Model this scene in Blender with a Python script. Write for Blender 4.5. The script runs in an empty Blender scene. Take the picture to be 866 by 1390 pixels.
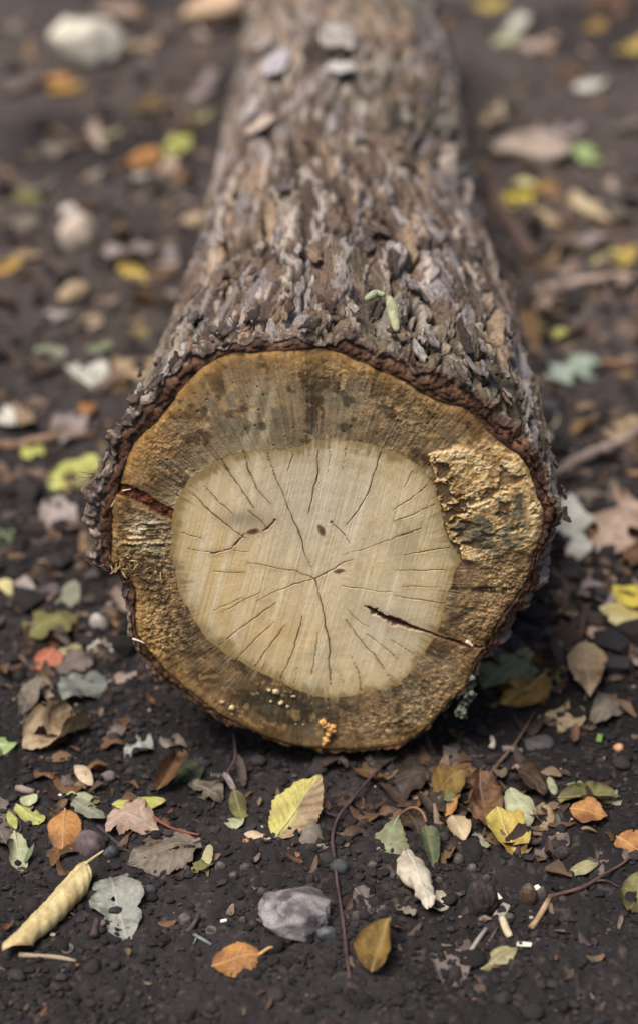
import bpy, math, random
import numpy as np
from mathutils import Vector, Matrix

sc = bpy.context.scene
col = sc.collection
rng = np.random.default_rng(7)

# ------------------------------------------------------------------ camera, world, sun, exposure
F = 2380.0                       # focal length in photo pixels (photo 866 x 1390)
PX0, PY0 = 433.0, 650.0          # principal point in photo pixels
PITCH = math.radians(28.05)
CAM = np.array([0.0, -0.995, 0.754])
LOGZ = 0.172                     # height of the log's axis
CP, SP = math.cos(PITCH), math.sin(PITCH)

cam_d = bpy.data.cameras.new("camera")
cam = bpy.data.objects.new("camera", cam_d)
col.objects.link(cam)
cam.location = CAM
cam.rotation_euler = (math.pi / 2 - PITCH, 0, 0)
cam_d.sensor_fit = 'VERTICAL'
cam_d.sensor_height = 36.0
cam_d.lens = F / 1390.0 * 36.0
cam_d.shift_y = (PY0 - 695.0) / 1390.0
cam_d.clip_start = 0.02
cam_d.clip_end = 400.0
cam_d.dof.use_dof = True
cam_d.dof.focus_distance = 1.135
cam_d.dof.aperture_fstop = cam_d.lens / 21.5
cam_d.dof.aperture_blades = 8
sc.camera = cam

SUN_EL, SUN_AZ = math.radians(66), math.radians(228)     # azimuth measured clockwise from +Y
w = bpy.data.worlds.new("World")
sc.world = w
w.use_nodes = True
wn = w.node_tree.nodes
sky = wn.new("ShaderNodeTexSky")
sky.sky_type = 'NISHITA'
sky.sun_disc = False
sky.sun_elevation = SUN_EL
sky.sun_rotation = SUN_AZ
sky.air_density = 1.0
sky.dust_density = 6.0
sky.ozone_density = 0.6
w.node_tree.links.new(sky.outputs[0], wn["Background"].inputs[0])
wn["Background"].inputs[1].default_value = 0.06

sun_d = bpy.data.lights.new("sun", 'SUN')
sun = bpy.data.objects.new("sun", sun_d)
col.objects.link(sun)
sun_d.energy = 2.3
sun_d.angle = math.radians(26)
sun_d.color = (1.0, 0.95, 0.88)
sdir = Vector((math.sin(SUN_AZ) * math.cos(SUN_EL), math.cos(SUN_AZ) * math.cos(SUN_EL), math.sin(SUN_EL)))
sun.rotation_euler = sdir.to_track_quat('Z', 'Y').to_euler()
sun.location = sdir * 5

sc.view_settings.view_transform = 'Standard'
sc.view_settings.look = 'None'
sc.view_settings.exposure = 1.02
sc.view_settings.gamma = 1.0
sc.render.engine = 'CYCLES'
sc.cycles.max_bounces = 5
sc.cycles.diffuse_bounces = 3
sc.cycles.use_denoising = True

# ------------------------------------------------------------------ camera geometry helpers
def ray(px, py):
    px = np.asarray(px, float); py = np.asarray(py, float)
    x = (px - PX0) / F
    yv = (PY0 - py) / F
    return np.stack([x + 0 * yv, CP + yv * SP, -SP + yv * CP], -1)

def on_z(px, py, z=0.0):
    d = ray(px, py)
    t = (z - CAM[2]) / d[..., 2]
    return CAM + d * t[..., None]

def on_face(px, py, y=0.0):
    """photo pixel -> (x, z) on the plane of the cut face"""
    d = ray(px, py)
    t = (y - CAM[1]) / d[..., 1]
    p = CAM + d * t[..., None]
    return p[..., [0, 2]]

def project(p):
    q = np.asarray(p, float) - CAM
    dep = q[..., 1] * CP - q[..., 2] * SP
    up = q[..., 1] * SP + q[..., 2] * CP
    return np.stack([PX0 + F * q[..., 0] / dep, PY0 - F * up / dep, dep], -1)

# ------------------------------------------------------------------ noise (numpy)
def _hash(ix, iy, seed):
    h = (ix.astype(np.int64) * 374761393 + iy.astype(np.int64) * 668265263 + seed * 1442695041) & 0xffffffff
    h = ((h ^ (h >> 13)) * 1274126177) & 0xffffffff
    h = ((h ^ (h >> 16)) * 2246822519) & 0xffffffff
    h = h ^ (h >> 15)
    return (h & 0xffffff).astype(np.float32) / np.float32(0xffffff)

def vnoise(x, y, seed=0):
    ix = np.floor(x); iy = np.floor(y)
    fx = (x - ix).astype(np.float32); fy = (y - iy).astype(np.float32)
    ux = fx * fx * fx * (fx * (fx * 6 - 15) + 10); uy = fy * fy * fy * (fy * (fy * 6 - 15) + 10)
    ix = ix.astype(np.int64); iy = iy.astype(np.int64)
    a = _hash(ix, iy, seed); b = _hash(ix + 1, iy, seed)
    c = _hash(ix, iy + 1, seed); d = _hash(ix + 1, iy + 1, seed)
    return ((a + (b - a) * ux) * (1 - uy) + (c + (d - c) * ux) * uy) * 2 - 1

def fbm(x, y, seed=0, oct=4, gain=0.5):
    s = 0; a = 1.0; t = 0
    for i in range(oct):
        s = s + a * vnoise(x * 2.03 ** i + 17.3 * i, y * 2.03 ** i - 9.1 * i, seed + i * 31)
        t += a; a *= gain
    return s / t

def worley(x, y, seed=0, jit=0.9):
    """F1, F2, cell id (0..1), offset to the nearest point"""
    ix = np.floor(x).astype(np.int64); iy = np.floor(y).astype(np.int64)
    f1 = np.full(x.shape, 9.0, np.float32); f2 = f1.copy()
    cid = np.zeros_like(f1); ox = np.zeros_like(f1); oy = np.zeros_like(f1)
    for dx in (-1, 0, 1):
        for dy in (-1, 0, 1):
            cx = ix + dx; cy = iy + dy
            qx = cx + 0.5 + jit * (_hash(cx, cy, seed) - 0.5)
            qy = cy + 0.5 + jit * (_hash(cx, cy, seed + 101) - 0.5)
            ex = (x - qx).astype(np.float32); ey = (y - qy).astype(np.float32)
            d = np.sqrt(ex * ex + ey * ey)
            near = d < f1
            f2 = np.where(near, f1, np.minimum(f2, d))
            cid = np.where(near, _hash(cx, cy, seed + 202), cid)
            ox = np.where(near, ex, ox); oy = np.where(near, ey, oy)
            f1 = np.where(near, d, f1)
    return f1, f2, cid, ox, oy

def sstep(a, b, x):
    t = np.clip((x - a) / (b - a), 0, 1)
    return t * t * (3 - 2 * t)

def lin(r, g, b, k=1.0):
    c = np.array([r, g, b], float) / 255.0
    c = np.where(c <= 0.04045, c / 12.92, ((c + 0.055) / 1.055) ** 2.4)
    return (c * k).astype(np.float32)

def mixc(c, d, m):
    return c + (d - c) * np.asarray(m)[..., None]

# ------------------------------------------------------------------ mesh and object helpers
def mesh_np(name, verts, faces, color=None, attrs=None, smooth=True):
    """verts (n,3); faces (m,3) or (m,4) int array"""
    me = bpy.data.meshes.new(name)
    verts = np.ascontiguousarray(verts, np.float32)
    faces = np.ascontiguousarray(faces, np.int32)
    k = faces.shape[1]
    me.vertices.add(len(verts)); me.vertices.foreach_set("co", verts.ravel())
    me.loops.add(faces.size); me.loops.foreach_set("vertex_index", faces.ravel())
    me.polygons.add(len(faces))
    me.polygons.foreach_set("loop_start", np.arange(0, faces.size, k, dtype=np.int32))
    me.polygons.foreach_set("loop_total", np.full(len(faces), k, np.int32))
    me.update(calc_edges=True)
    me.polygons.foreach_set("use_smooth", np.full(len(faces), smooth, bool))
    if color is not None:
        a = me.attributes.new("Col", 'FLOAT_COLOR', 'POINT')
        c = np.ones((len(verts), 4), np.float32); c[:, :3] = np.clip(color, 0, 1)
        a.data.foreach_set("color", c.ravel())
    for n, v in (attrs or {}).items():
        a = me.attributes.new(n, 'FLOAT', 'POINT')
        a.data.foreach_set("value", np.ascontiguousarray(v, np.float32).ravel())
    return me

def link(name, me, mat=None, parent=None, **props):
    o = bpy.data.objects.new(name, me)
    col.objects.link(o)
    if mat is not None and me is not None and not me.materials:
        me.materials.append(mat)
    if parent is not None:
        o.parent = parent
    for k, v in props.items():
        o[k] = v
    return o

def grid_faces(nr, nc, wrap=False):
    i = np.arange(nr - 1)[:, None]; j = np.arange(nc if wrap else nc - 1)[None, :]
    a = i * nc + j; b = i * nc + (j + 1) % nc
    c = (i + 1) * nc + (j + 1) % nc; d = (i + 1) * nc + j
    return np.stack([a, b, c, d], -1).reshape(-1, 4)

# ------------------------------------------------------------------ materials
def attr_mat(name, rough=0.8, spec=0.25, bump=0.0, bscale=600.0, vary=0.25, vscale=350.0, transl=0.0, coords='Object', rvary=0.0):
    m = bpy.data.materials.new(name); m.use_nodes = True
    nt = m.node_tree; N = nt.nodes; Lk = nt.links
    bs = N["Principled BSDF"]; out = N["Material Output"]
    at = N.new("ShaderNodeAttribute"); at.attribute_name = "Col"
    tc = N.new("ShaderNodeTexCoord")
    no = N.new("ShaderNodeTexNoise"); no.inputs["Scale"].default_value = vscale
    no.inputs["Detail"].default_value = 5; no.inputs["Roughness"].default_value = 0.65
    Lk.new(tc.outputs[coords], no.inputs["Vector"])
    mr = N.new("ShaderNodeMapRange")
    mr.inputs["From Min"].default_value = 0.3; mr.inputs["From Max"].default_value = 0.7
    mr.inputs["To Min"].default_value = 1 - vary; mr.inputs["To Max"].default_value = 1 + vary
    Lk.new(no.outputs["Fac"], mr.inputs["Value"])
    mu = N.new("ShaderNodeVectorMath"); mu.operation = 'SCALE'
    Lk.new(at.outputs["Color"], mu.inputs[0]); Lk.new(mr.outputs[0], mu.inputs["Scale"])
    Lk.new(mu.outputs[0], bs.inputs["Base Color"])
    bs.inputs["Roughness"].default_value = rough
    bs.inputs["Specular IOR Level"].default_value = spec
    if rvary:
        m2 = N.new("ShaderNodeMapRange")
        m2.inputs["From Min"].default_value = 0.35; m2.inputs["From Max"].default_value = 0.65
        m2.inputs["To Min"].default_value = rough - rvary; m2.inputs["To Max"].default_value = min(1, rough + rvary)
        Lk.new(no.outputs["Fac"], m2.inputs["Value"]); Lk.new(m2.outputs[0], bs.inputs["Roughness"])
    if bump:
        n2 = N.new("ShaderNodeTexNoise"); n2.inputs["Scale"].default_value = bscale
        n2.inputs["Detail"].default_value = 4
        Lk.new(tc.outputs[coords], n2.inputs["Vector"])
        bp = N.new("ShaderNodeBump"); bp.inputs["Strength"].default_value = bump
        bp.inputs["Distance"].default_value = 0.001
        Lk.new(n2.outputs["Fac"], bp.inputs["Height"]); Lk.new(bp.outputs[0], bs.inputs["Normal"])
    if transl:
        tr = N.new("ShaderNodeBsdfTranslucent"); Lk.new(mu.outputs[0], tr.inputs["Color"])
        mx = N.new("ShaderNodeMixShader"); mx.inputs[0].default_value = transl
        Lk.new(bs.outputs[0], mx.inputs[1]); Lk.new(tr.outputs[0], mx.inputs[2])
        Lk.new(mx.outputs[0], out.inputs["Surface"])
    return m

M_SOIL = attr_mat("soil", 0.92, 0.2, 0.9, 900, 0.35, 500)
M_CRUMB = attr_mat("soil_crumb", 0.9, 0.25, 0.7, 1400, 0.35, 700)
M_HEART = attr_mat("heartwood", 0.72, 0.25, 0.25, 1500, 0.10, 800)
M_SAP = attr_mat("sapwood", 0.8, 0.3, 0.6, 1600, 0.28, 900, rvary=0.15)
M_BARK = attr_mat("bark", 0.66, 0.4, 0.9, 900, 0.30, 450, rvary=0.15)
M_INNER = attr_mat("inner_bark", 0.85, 0.25, 0.8, 900, 0.35, 400)
M_LEAF = attr_mat("dry_leaf", 0.6, 0.3, 0.35, 900, 0.18, 500, transl=0.18)
M_STONE = attr_mat("stone", 0.7, 0.35, 0.7, 900, 0.30, 700)
M_TWIG = attr_mat("twig_bark", 0.75, 0.3, 0.6, 1500, 0.3, 900)
M_FUNGUS = attr_mat("fungus_crust", 0.75, 0.3, 0.5, 1500, 0.2, 900)
M_CRACK = attr_mat("dark_rot", 0.9, 0.2, 0.6, 1500, 0.3, 800)

# ------------------------------------------------------------------ ground
def H(x, y):
    """height of the soil"""
    x = np.asarray(x, float); y = np.asarray(y, float)
    h = 0.007 * fbm(x / 0.22, y / 0.22, 3, 3) + 0.0028 * fbm(x / 0.045, y / 0.045, 11, 3)
    g = np.exp(-((x - 0.02) / 0.12) ** 2)
    h = h + 0.026 * g * sstep(0.10, 0.45, y) - 0.006 * g * np.exp(-((y - 0.01) / 0.08) ** 2)
    return h

def Hfine(x, y):
    h = H(x, y)
    rough = 0.55 + 0.45 * sstep(-0.3, 0.3, fbm(x / 0.13, y / 0.13, 21, 2))
    f1, f2, cid, _, _ = worley(x / 0.0075, y / 0.0075, 5)
    lump = np.clip(1 - f1 * 1.35, 0, 1) * (0.3 + 0.9 * cid)
    h = h + rough * (0.0034 * lump + 0.0018 * fbm(x / 0.006, y / 0.006, 33, 3))
    f1, f2, cid, _, _ = worley(x / 0.019 + 3.1, y / 0.019, 6)
    h = h + rough * 0.0034 * np.clip(1 - f1 * 1.4, 0, 1) * sstep(0.5, 0.9, cid)
    return h

def growing(a, b, d0, g):
    out = [a]
    d = d0
    while out[-1] < b:
        out.append(out[-1] + d); d *= g
    return np.array(out)

xs_mid = np.arange(-0.36, 0.3601, 0.00135)
xr = growing(0.36, 80, 0.0016, 1.055)[1:]
gx = np.concatenate([-xr[::-1], xs_mid, xr])
yf = growing(-0.34, 0.62, 0.0013, 1.0022)
yf2 = growing(yf[-1], 90, (yf[-1] - yf[-2]) * 1.02, 1.028)[1:]
yb = -growing(0.34, 80, 0.004, 1.13)[1:][::-1]
gy = np.concatenate([yb, yf, yf2])
GX, GY = np.meshgrid(gx, gy)
fade = sstep(6.0, 2.5, np.maximum(np.abs(GX), np.abs(GY)))
GZ = Hfine(GX, GY) * fade
tone = fbm(GX / 0.10, GY / 0.10, 41, 4) + .35 * fbm(GX / 0.02, GY / 0.02, 42, 3)
spk = fbm(GX / 0.004, GY / 0.004, 43, 2)
gc = np.broadcast_to(lin(40, 37, 38), GX.shape + (3,)).copy()
gc = mixc(gc, lin(52, 48, 49), sstep(0.0, 0.5, tone) * 0.7)
gc = mixc(gc, lin(27, 24, 24), sstep(0.0, 0.5, -tone) * 0.7)
gc = mixc(gc, lin(96, 84, 78), sstep(0.35, 0.7, spk) * 0.5)
far = sstep(0.2, 1.0, GY)
gc = mixc(gc, mixc(np.broadcast_to(lin(80, 71, 67), GX.shape + (3,)), lin(44, 39, 38), sstep(-.1, .4, fbm(GX / .35, GY / .35, 44, 4))), far * 0.75)
gv = np.stack([GX, GY, GZ], -1).reshape(-1, 3)
ground = link("ground", mesh_np("ground", gv, grid_faces(*GX.shape), (gc * (0.74 + 0.14 * sstep(.15, .8, gv[:, 1].reshape(gc.shape[:2])))[..., None]).reshape(-1, 3)), M_SOIL, kind="structure")
del GX, GY, GZ, gv, gc

# ------------------------------------------------------------------ the log
PITH = (428.0, 783.0)
CEN = on_face(435.0, 762.0)
def poly_face(pts):
    pts = np.array(pts, float)
    return on_face(pts[:, 0], pts[:, 1])

WOOD = poly_face([(340,478),(362,477),(400,474),(440,473),(462,479),(490,493),(520,506),(540,513),(565,527),(591,541),
    (618,551),(642,564),(660,583),(682,601),(702,615),(718,638),(728,673),(739,696),(735,729),(726,750),(718,782),(705,805),
    (692,823),(675,848),(661,878),(644,899),(631,936),(612,953),(588,980),(564,1001),(546,1013),(525,1016),(492,1020),
    (450,1020),(418,1017),(382,1009),(352,998),(322,985),(295,970),(278,956),(259,941),(235,922),(214,899),(199,881),(184,862),
    (183,846),(183,824),(182,800),(176,785),(158,775),(148,765),(149,752),(150,732),(151,703),(152,684),(159,665),(168,641),
    (176,615),(190,595),(210,573),(231,551),(243,532),(259,514),(275,497),(290,487),(306,481),(324,477)])
HEART = poly_face([(445,595),(480,598),(520,608),(555,623),(578,640),(588,662),(598,688),(603,712),(606,732),(618,745),(624,762),
    (615,780),(607,812),(598,843),(584,872),(567,893),(555,915),(534,929),(495,941),(450,947),(418,942),(388,929),(352,912),
    (320,895),(286,870),(262,838),(243,802),(235,760),(234,722),(240,682),(256,651),(280,633),(312,617),(345,611),(380,611),(412,603)])
BTHK = {  # bark thickness seen around the cut, photo pixels, keyed by the angle of the compass of the face (deg, 0 = right, 90 = up)
    0: 10, 15: 14, 30: 22, 45: 30, 60: 30, 75: 27, 90: 26, 105: 23, 120: 26, 135: 34, 150: 40, 165: 34, 178: 24, 184: 14,
    195: 9, 210: 13, 225: 16, 240: 13, 255: 9, 270: 8, 285: 8, 300: 6, 315: 6, 330: 12, 345: 16, 360: 10}
MPP = 0.15 / 310.0

def polar(poly):
    d = poly - CEN
    a = np.arctan2(d[:, 1], d[:, 0]); r = np.hypot(d[:, 0], d[:, 1])
    o = np.argsort(a); a = a[o]; r = r[o]
    a3 = np.concatenate([a - 2 * np.pi, a, a + 2 * np.pi]); r3 = np.concatenate([r, r, r])
    return lambda t: np.interp((t + np.pi) % (2 * np.pi) - np.pi, a3, r3)
_rw, _rh = polar(WOOD), polar(HEART)
def soft(fn, t, w):
    return sum(fn(t + d) for d in np.linspace(-w, w, 5)) / 5
def r_wood(t):
    return soft(_rw, t, 0.012) + 0.0009 * fbm(np.cos(t) * 22, np.sin(t) * 22, 71, 4)
def r_heart(t):
    return soft(_rh, t, 0.02) + 0.0021 * fbm(np.cos(t) * 10, np.sin(t) * 10, 72, 6, .62)
_bk = np.array(sorted(BTHK)); _bt = np.array([BTHK[k] for k in sorted(BTHK)], float)
def r_bark(t):
    dg = np.degrees(t) % 360
    th = np.interp(dg, _bk, _bt) * MPP
    n = fbm(np.cos(t) * 9, np.sin(t) * 9, 73, 4)
    return r_wood(t) + np.maximum(th * (0.92 + 0.55 * n), 0.0012)

# --- drawing in the plane of the face (metres)
def seg_dist(X, Z, poly, widths=None):
    """distance to a polyline and position along it"""
    best = np.full(X.shape, 9.0, np.float32); wv = np.zeros_like(best)
    n = len(poly) - 1
    for i in range(n):
        (ax, az), (bx, bz) = poly[i], poly[i + 1]
        dx, dz = bx - ax, bz - az
        t = np.clip(((X - ax) * dx + (Z - az) * dz) / (dx * dx + dz * dz + 1e-12), 0, 1)
        d = np.hypot(X - ax - t * dx, Z - az - t * dz)
        m = d < best
        best = np.where(m, d, best)
        wv = np.where(m, (i + t) / n, wv)
    return best, wv

def inside(X, Z, poly):
    """signed distance to a polygon, positive inside"""
    d, _ = seg_dist(X, Z, np.vstack([poly, poly[:1]]))
    c = np.zeros(X.shape, bool)
    m = len(poly)
    for i in range(m):
        (x1, z1), (x2, z2) = poly[i], poly[(i + 1) % m]
        if z1 == z2: continue
        c ^= ((z1 > Z) != (z2 > Z)) & (X < (x2 - x1) * (Z - z1) / (z2 - z1) + x1)
    return np.where(c, d, -d)

# cracks: (points in photo pixels, half width in mm, depth of tone 0..1)
CRACKS = [
    ([(428,785),(434,810),(440,835),(446,870),(447,900),(448,932)], .62, 1), ([(428,785),(402,775),(375,772),(337,764)], .40, .9),
    ([(428,785),(396,795),(366,808),(350,816)], .42, .9), ([(428,785),(452,773),(466,763),(479,760)], .60, 1),
    ([(424,772),(415,755),(408,728),(397,700),(386,674),(374,645),(362,610)], .48, .9),
    ([(433,612),(431,645),(425,668),(418,697)], .48, .95), ([(470,712),(487,692),(499,670),(505,648),(516,614)], .55, .95),
    ([(453,712),(467,725),(476,739)], .5, .7), ([(468,753),(500,743),(540,729),(572,718)], .35, .7),
    ([(300,622),(320,656),(345,691)], .5, .9), ([(330,612),(339,640),(349,665),(368,686)], .42, .85), ([(338,693),(361,715)], .42, .9),
    ([(262,672),(287,696),(326,726),(334,732)], .5, .95), ([(276,660),(299,684),(318,700)], .4, .8), ([(236,720),(275,730)], .3, .6),
    ([(375,818),(358,832),(325,854),(298,875)], .42, .9), ([(372,845),(360,854),(316,902),(292,928)], .36, .8),
    ([(388,848),(370,872),(346,905)], .38, .85), ([(412,836),(406,857),(397,890),(381,922)], .46, .9), ([(431,860),(423,915)], .36, .8),
    ([(468,842),(492,872),(513,896),(535,928)], .48, .95), ([(498,861),(540,895)], .34, .8), ([(531,869),(562,888)], .3, .7),
    ([(477,893),(486,914),(492,940)], .4, .9), ([(459,911),(466,931)], .3, .6), ([(548,753),(580,748),(611,743)], .42, .75),
    ([(536,775),(611,773)], .4, .9), ([(536,809),(603,820)], .36, .8), ([(536,729),(571,717)], .4, .85), ([(536,707),(589,686)], .36, .8),
    ([(536,690),(569,668),(585,656)], .34, .75), ([(464,795),(500,801),(533,804)], .32, .75), ([(316,747),(338,750)], .25, .6),
    ([(316,777),(332,778)], .25, .6), ([(287,776),(328,778)], .25, .6), ([(353,803),(320,822),(300,832)], .36, .8),
    ([(290,829),(328,812)], .3, .7), ([(500,851),(478,838),(470,826)], .3, .7), ([(560,640),(548,662)], .3, .6),
    ([(470,610),(466,640)], .3, .6), ([(448,605),(446,640)], .25, .5), ([(398,618),(392,640)], .3, .6), ([(545,795),(596,797)], .22, .5),
    ([(255,745),(290,752)], .2, .4), ([(520,830),(560,860)], .2, .5), ([(405,905),(400,935)], .25, .5)]
CRACKS = [(poly_face(p), wmm * 1e-3, k) for p, wmm, k in CRACKS]
GASH = poly_face([(499,825),(515,835),(540,845),(570,855),(600,865),(628,874),(655,880)])
SQUIG = poly_face([(288,750),(315,746),(332,726),(345,720),(356,722),(366,715),(374,706)])
KNOTS = [((437,721), 5, 10, 25), ((460,776), 9, 4.5, 15), ((450,709), 2.2, 2.2, 0), ((344,722), 9, 5, 10)]
CRUST = poly_face([(583,668),(590,650),(582,630),(580,616),(600,606),(618,601),(641,610),(682,608),(704,622),(722,650),(732,690),(733,722),
    (722,745),(706,748),(690,742),(668,757),(640,762),(630,758),(624,740),(610,734),(605,712),(620,697),(640,692),(616,694),(600,692),(595,680)])
GREY = poly_face([(642,700),(690,690),(698,664),(712,668),(716,690),(715,730),(700,745),(672,752),(640,752),(634,734),(606,722),(612,710)])

def surf_noise(X, Z):
    return dict(a=fbm(X / 0.012, Z / 0.012, 81, 4), b=fbm(X / 0.003, Z / 0.003, 82, 3), c=fbm(X / 0.03, Z / 0.03, 83, 3))

PIT = on_face(*PITH)
def saw(X, Z):
    a = math.radians(73)
    s = X * math.sin(a) - Z * math.cos(a)
    l = X * math.cos(a) + Z * math.sin(a)
    s = s + 0.004 * (l * l) / 0.02
    return fbm(s / 0.0011, l / 0.05, 91, 2), fbm(s / 0.006, l / 0.12, 92, 2)

def face_mesh(name, R0, R1, nr, nt, kind):
    t = np.linspace(-np.pi, np.pi, nt, endpoint=False)
    u = np.linspace(0, 1, nr)[:, None]
    r0 = R0(t) if R0 is not None else 0 * t
    r = r0[None] + (R1(t) - r0)[None] * u
    if R0 is None: r = np.maximum(r, 1e-5)
    X = CEN[0] + r * np.cos(t); Z = CEN[1] + r * np.sin(t)
    N = surf_noise(X, Z)
    s1, s2 = saw(X, Z)
    # wobble so that drawn outlines are not clean
    Xw = X + 0.0012 * N['a'] + 0.0006 * N['b']; Zw = Z + 0.0012 * fbm(X / 0.011, Z / 0.011, 84, 4) + 0.0006 * fbm(X / .003, Z / .003, 85, 2)
    pr = np.hypot(X - PIT[0], Z - PIT[1]); pa = np.arctan2(Z - PIT[1], X - PIT[0])
    rays = fbm(pa * 60, pr / 0.05, 95, 3)
    rings = fbm((pr * (1 + 0.05 * np.cos(pa - 1)) + 0.002 * N['c']) / 0.0035, pa * 0.8, 96, 3)
    d = np.zeros_like(X)
    G = lambda cx, cy, sx, sy=None: np.exp(-(((X - on_face(cx, cy)[0]) / (sx * MPP)) ** 2 + ((Z - on_face(cx, cy)[1]) / ((sy or sx) * MPP)) ** 2))
    if kind == 'heart':
        c = np.broadcast_to(lin(224, 203, 162), X.shape + (3,)).copy()
        c = mixc(c, lin(208, 197, 172), np.clip(G(420, 680, 90) + 0.8 * G(530, 850, 80, 60), 0, 1) * 0.85)
        c = mixc(c, lin(222, 192, 136), np.clip(G(280, 770, 70, 90) + 0.8 * G(360, 860, 90, 50), 0, 1) * 0.8)
        c = mixc(c, lin(190, 182, 156), sstep(0.1, 0.6, N['c']) * 0.35)
        c = mixc(c, lin(196, 160, 104), sstep(0.2, 0.7, N['a']) * 0.30)
        c = c * (1 + 0.26 * (rings * (.5 + .5 * N['c']))[..., None]) * (1 + 0.10 * s1[..., None] + 0.07 * s2[..., None]) * (1 + 0.07 * rays[..., None])
        c = mixc(c, lin(238, 226, 198), sstep(0.25, 0.7, s2) * 0.5)
        c = mixc(c, lin(120, 100, 66), sstep(0.55, 0.85, N['b']) * 0.25)
        edge = (R1(t)[None] - r)
        soft_ = np.clip(G(300, 650, 70, 60) + .6 * G(240, 740, 20, 60), 0, 1)
        c = mixc(c, lin(128, 108, 70), sstep(0.010, -0.002, edge + 0.005 * N['a'] + .003 * s2) * soft_ * .85)
        c = mixc(c, lin(112, 90, 54), sstep(0.0075, -0.001, edge + 0.007 * N['a'] + 0.003 * N['b'] + .006 * rays) * .85)
        c = c * (1 + 0.10 * fbm(X / 0.0012, Z / 0.0012, 68, 2)[..., None])
        c = mixc(c, lin(140, 116, 72), np.exp(-edge / 0.0035) * 0.75)
        c = mixc(c, lin(176, 154, 106), np.exp(-edge / 0.016) * 0.45)
        c = mixc(c, lin(120, 112, 92), np.clip(1.1 * G(330, 705, 34, 14), 0, 1) * 0.6)
        c = mixc(c, lin(178, 162, 120), sstep(0.1, 0.6, N['c']) * G(580, 780, 60, 140) * 0.8)
        d += 0.00010 * s1 + 0.00008 * s2 + 0.00006 * N['b']
    else:
        cm = np.broadcast_to(lin(138, 106, 66), X.shape + (3,)).copy()
        c = mixc(cm, lin(112, 87, 56), sstep(-0.1, 0.5, N['c']))
        c = mixc(c, lin(174, 134, 82), sstep(0.0, 0.5, N['a']) * 0.55)
        c = mixc(c, lin(78, 60, 36), sstep(0.05, 0.6, -N['a']) * 0.6)
        up = np.sin(pa)
        # weathered grey olive upper part with radial streaks
        uo = np.clip(G(360, 545, 120, 60) + G(480, 545, 90, 50), 0, 1)
        c = mixc(c, lin(158, 134, 96), uo * 0.75)
        c = mixc(c, lin(112, 108, 84), np.clip(G(345, 590, 50, 30) + G(470, 540, 20, 30), 0, 1) * 0.6)
        c = c * (1 + (0.22 * rays * uo + 0.14 * s2 + 0.08 * s1)[..., None])
        c = mixc(c, lin(206, 190, 152), sstep(0.15, 0.6, s2) * np.clip(1.3 * G(340, 570, 70, 55), 0, 1) * 0.6)
        # yellow ochre zones
        yo = np.clip(G(215, 600, 50) + G(470, 510, 70, 20) + G(560, 560, 50) + .8 * G(210, 850, 40) + .6 * G(240, 660, 30), 0, 1)
        c = mixc(c, lin(168, 126, 66), yo * sstep(-0.3, 0.5, N['a']) * 0.75)
        # pale grainy lower right and right
        gr = np.clip(G(660, 860, 50, 70) + G(590, 950, 60, 50) + G(520, 985, 60, 30) + G(690, 780, 30, 40), 0, 1)
        c = mixc(c, lin(156, 126, 82), gr * 0.6)
        c = mixc(c, lin(208, 180, 122), gr * sstep(0.15, 0.6, N['b']) * 0.75)
        c = mixc(c, lin(62, 46, 26), gr * sstep(0.15, 0.6, -N['b']) * 0.6)
        c = mixc(c, lin(104, 96, 80), np.clip(G(560, 935, 30, 40) + G(610, 900, 25), 0, 1) * 0.45)
        # left rotten zone
        lr = np.clip(G(190, 730, 45, 40) + G(215, 800, 35, 60) + G(215, 870, 40, 35), 0, 1)
        c = mixc(c, lin(196, 156, 92), lr * sstep(-0.2, 0.5, N['b'] + 0.5 * N['a']) * 0.8)
        c = mixc(c, lin(60, 44, 26), lr * sstep(0.1, 0.5, -N['b'] - 0.3 * N['a']) * 0.8)
        fib = fbm(X / 0.012, Z / 0.0022, 97, 3)
        wh = np.clip(1.3 * G(200, 727, 34, 22), 0, 1)
        c = mixc(c, lin(214, 200, 160), wh * sstep(-0.15, 0.25, fib))
        d += wh * 0.0016 * fib
        bris = np.clip(1.4 * G(165, 768, 30, 16) + G(200, 780, 30, 14), 0, 1)
        c = mixc(c, lin(60, 48, 30), bris * 0.8)
        c = mixc(c, lin(170, 140, 90), bris * sstep(0.2, 0.5, fbm(X / 0.002, Z / 0.006, 98, 3)))
        # dark stains
        dk = np.clip(1.3 * G(427, 525, 16, 40) + .7 * G(425, 570, 7, 50) + .8 * G(530, 600, 60, 18) + .6 * G(560, 640, 14, 18), 0, 1)
        c = mixc(c, lin(60, 46, 24), dk * sstep(-0.7, 0.2, N['a'] + rays) * 0.75)
        bl = np.clip(1.2 * G(405, 968, 62, 32) + G(355, 950, 40, 20), 0, 1)
        bl = np.clip(bl * 1.25 * sstep(-.7, .0, N['a']), 0, 1); c = mixc(c, lin(50, 47, 32), bl * 0.9)
        c = mixc(c, lin(120, 92, 52), np.clip(G(500, 970, 60, 22) + G(290, 890, 50, 20), 0, 1) * 0.5)
        bd = np.clip(1.3 * G(665, 802, 40, 7), 0, 1)
        c = mixc(c, lin(44, 33, 20), bd * 0.85); d -= 0.0012 * bd
        dr = np.clip(G(455, 948, 60, 8) + G(560, 925, 40, 10) + G(612, 790, 8, 40), 0, 1)
        c = mixc(c, lin(78, 60, 34), dr * 0.6)
        # pin holes and pale grains
        f1, f2, cid, _, _ = worley(X / 0.006, Z / 0.006, 61)
        hole = sstep(0.15, 0.07, f1 + 0.25 * (cid - .8)) * (cid > 0.85)
        c = mixc(c, lin(40, 30, 20), hole * 0.9); d -= 0.001 * hole
        f1, f2, cid, _, _ = worley(X / 0.0042, Z / 0.0042, 62)
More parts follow.
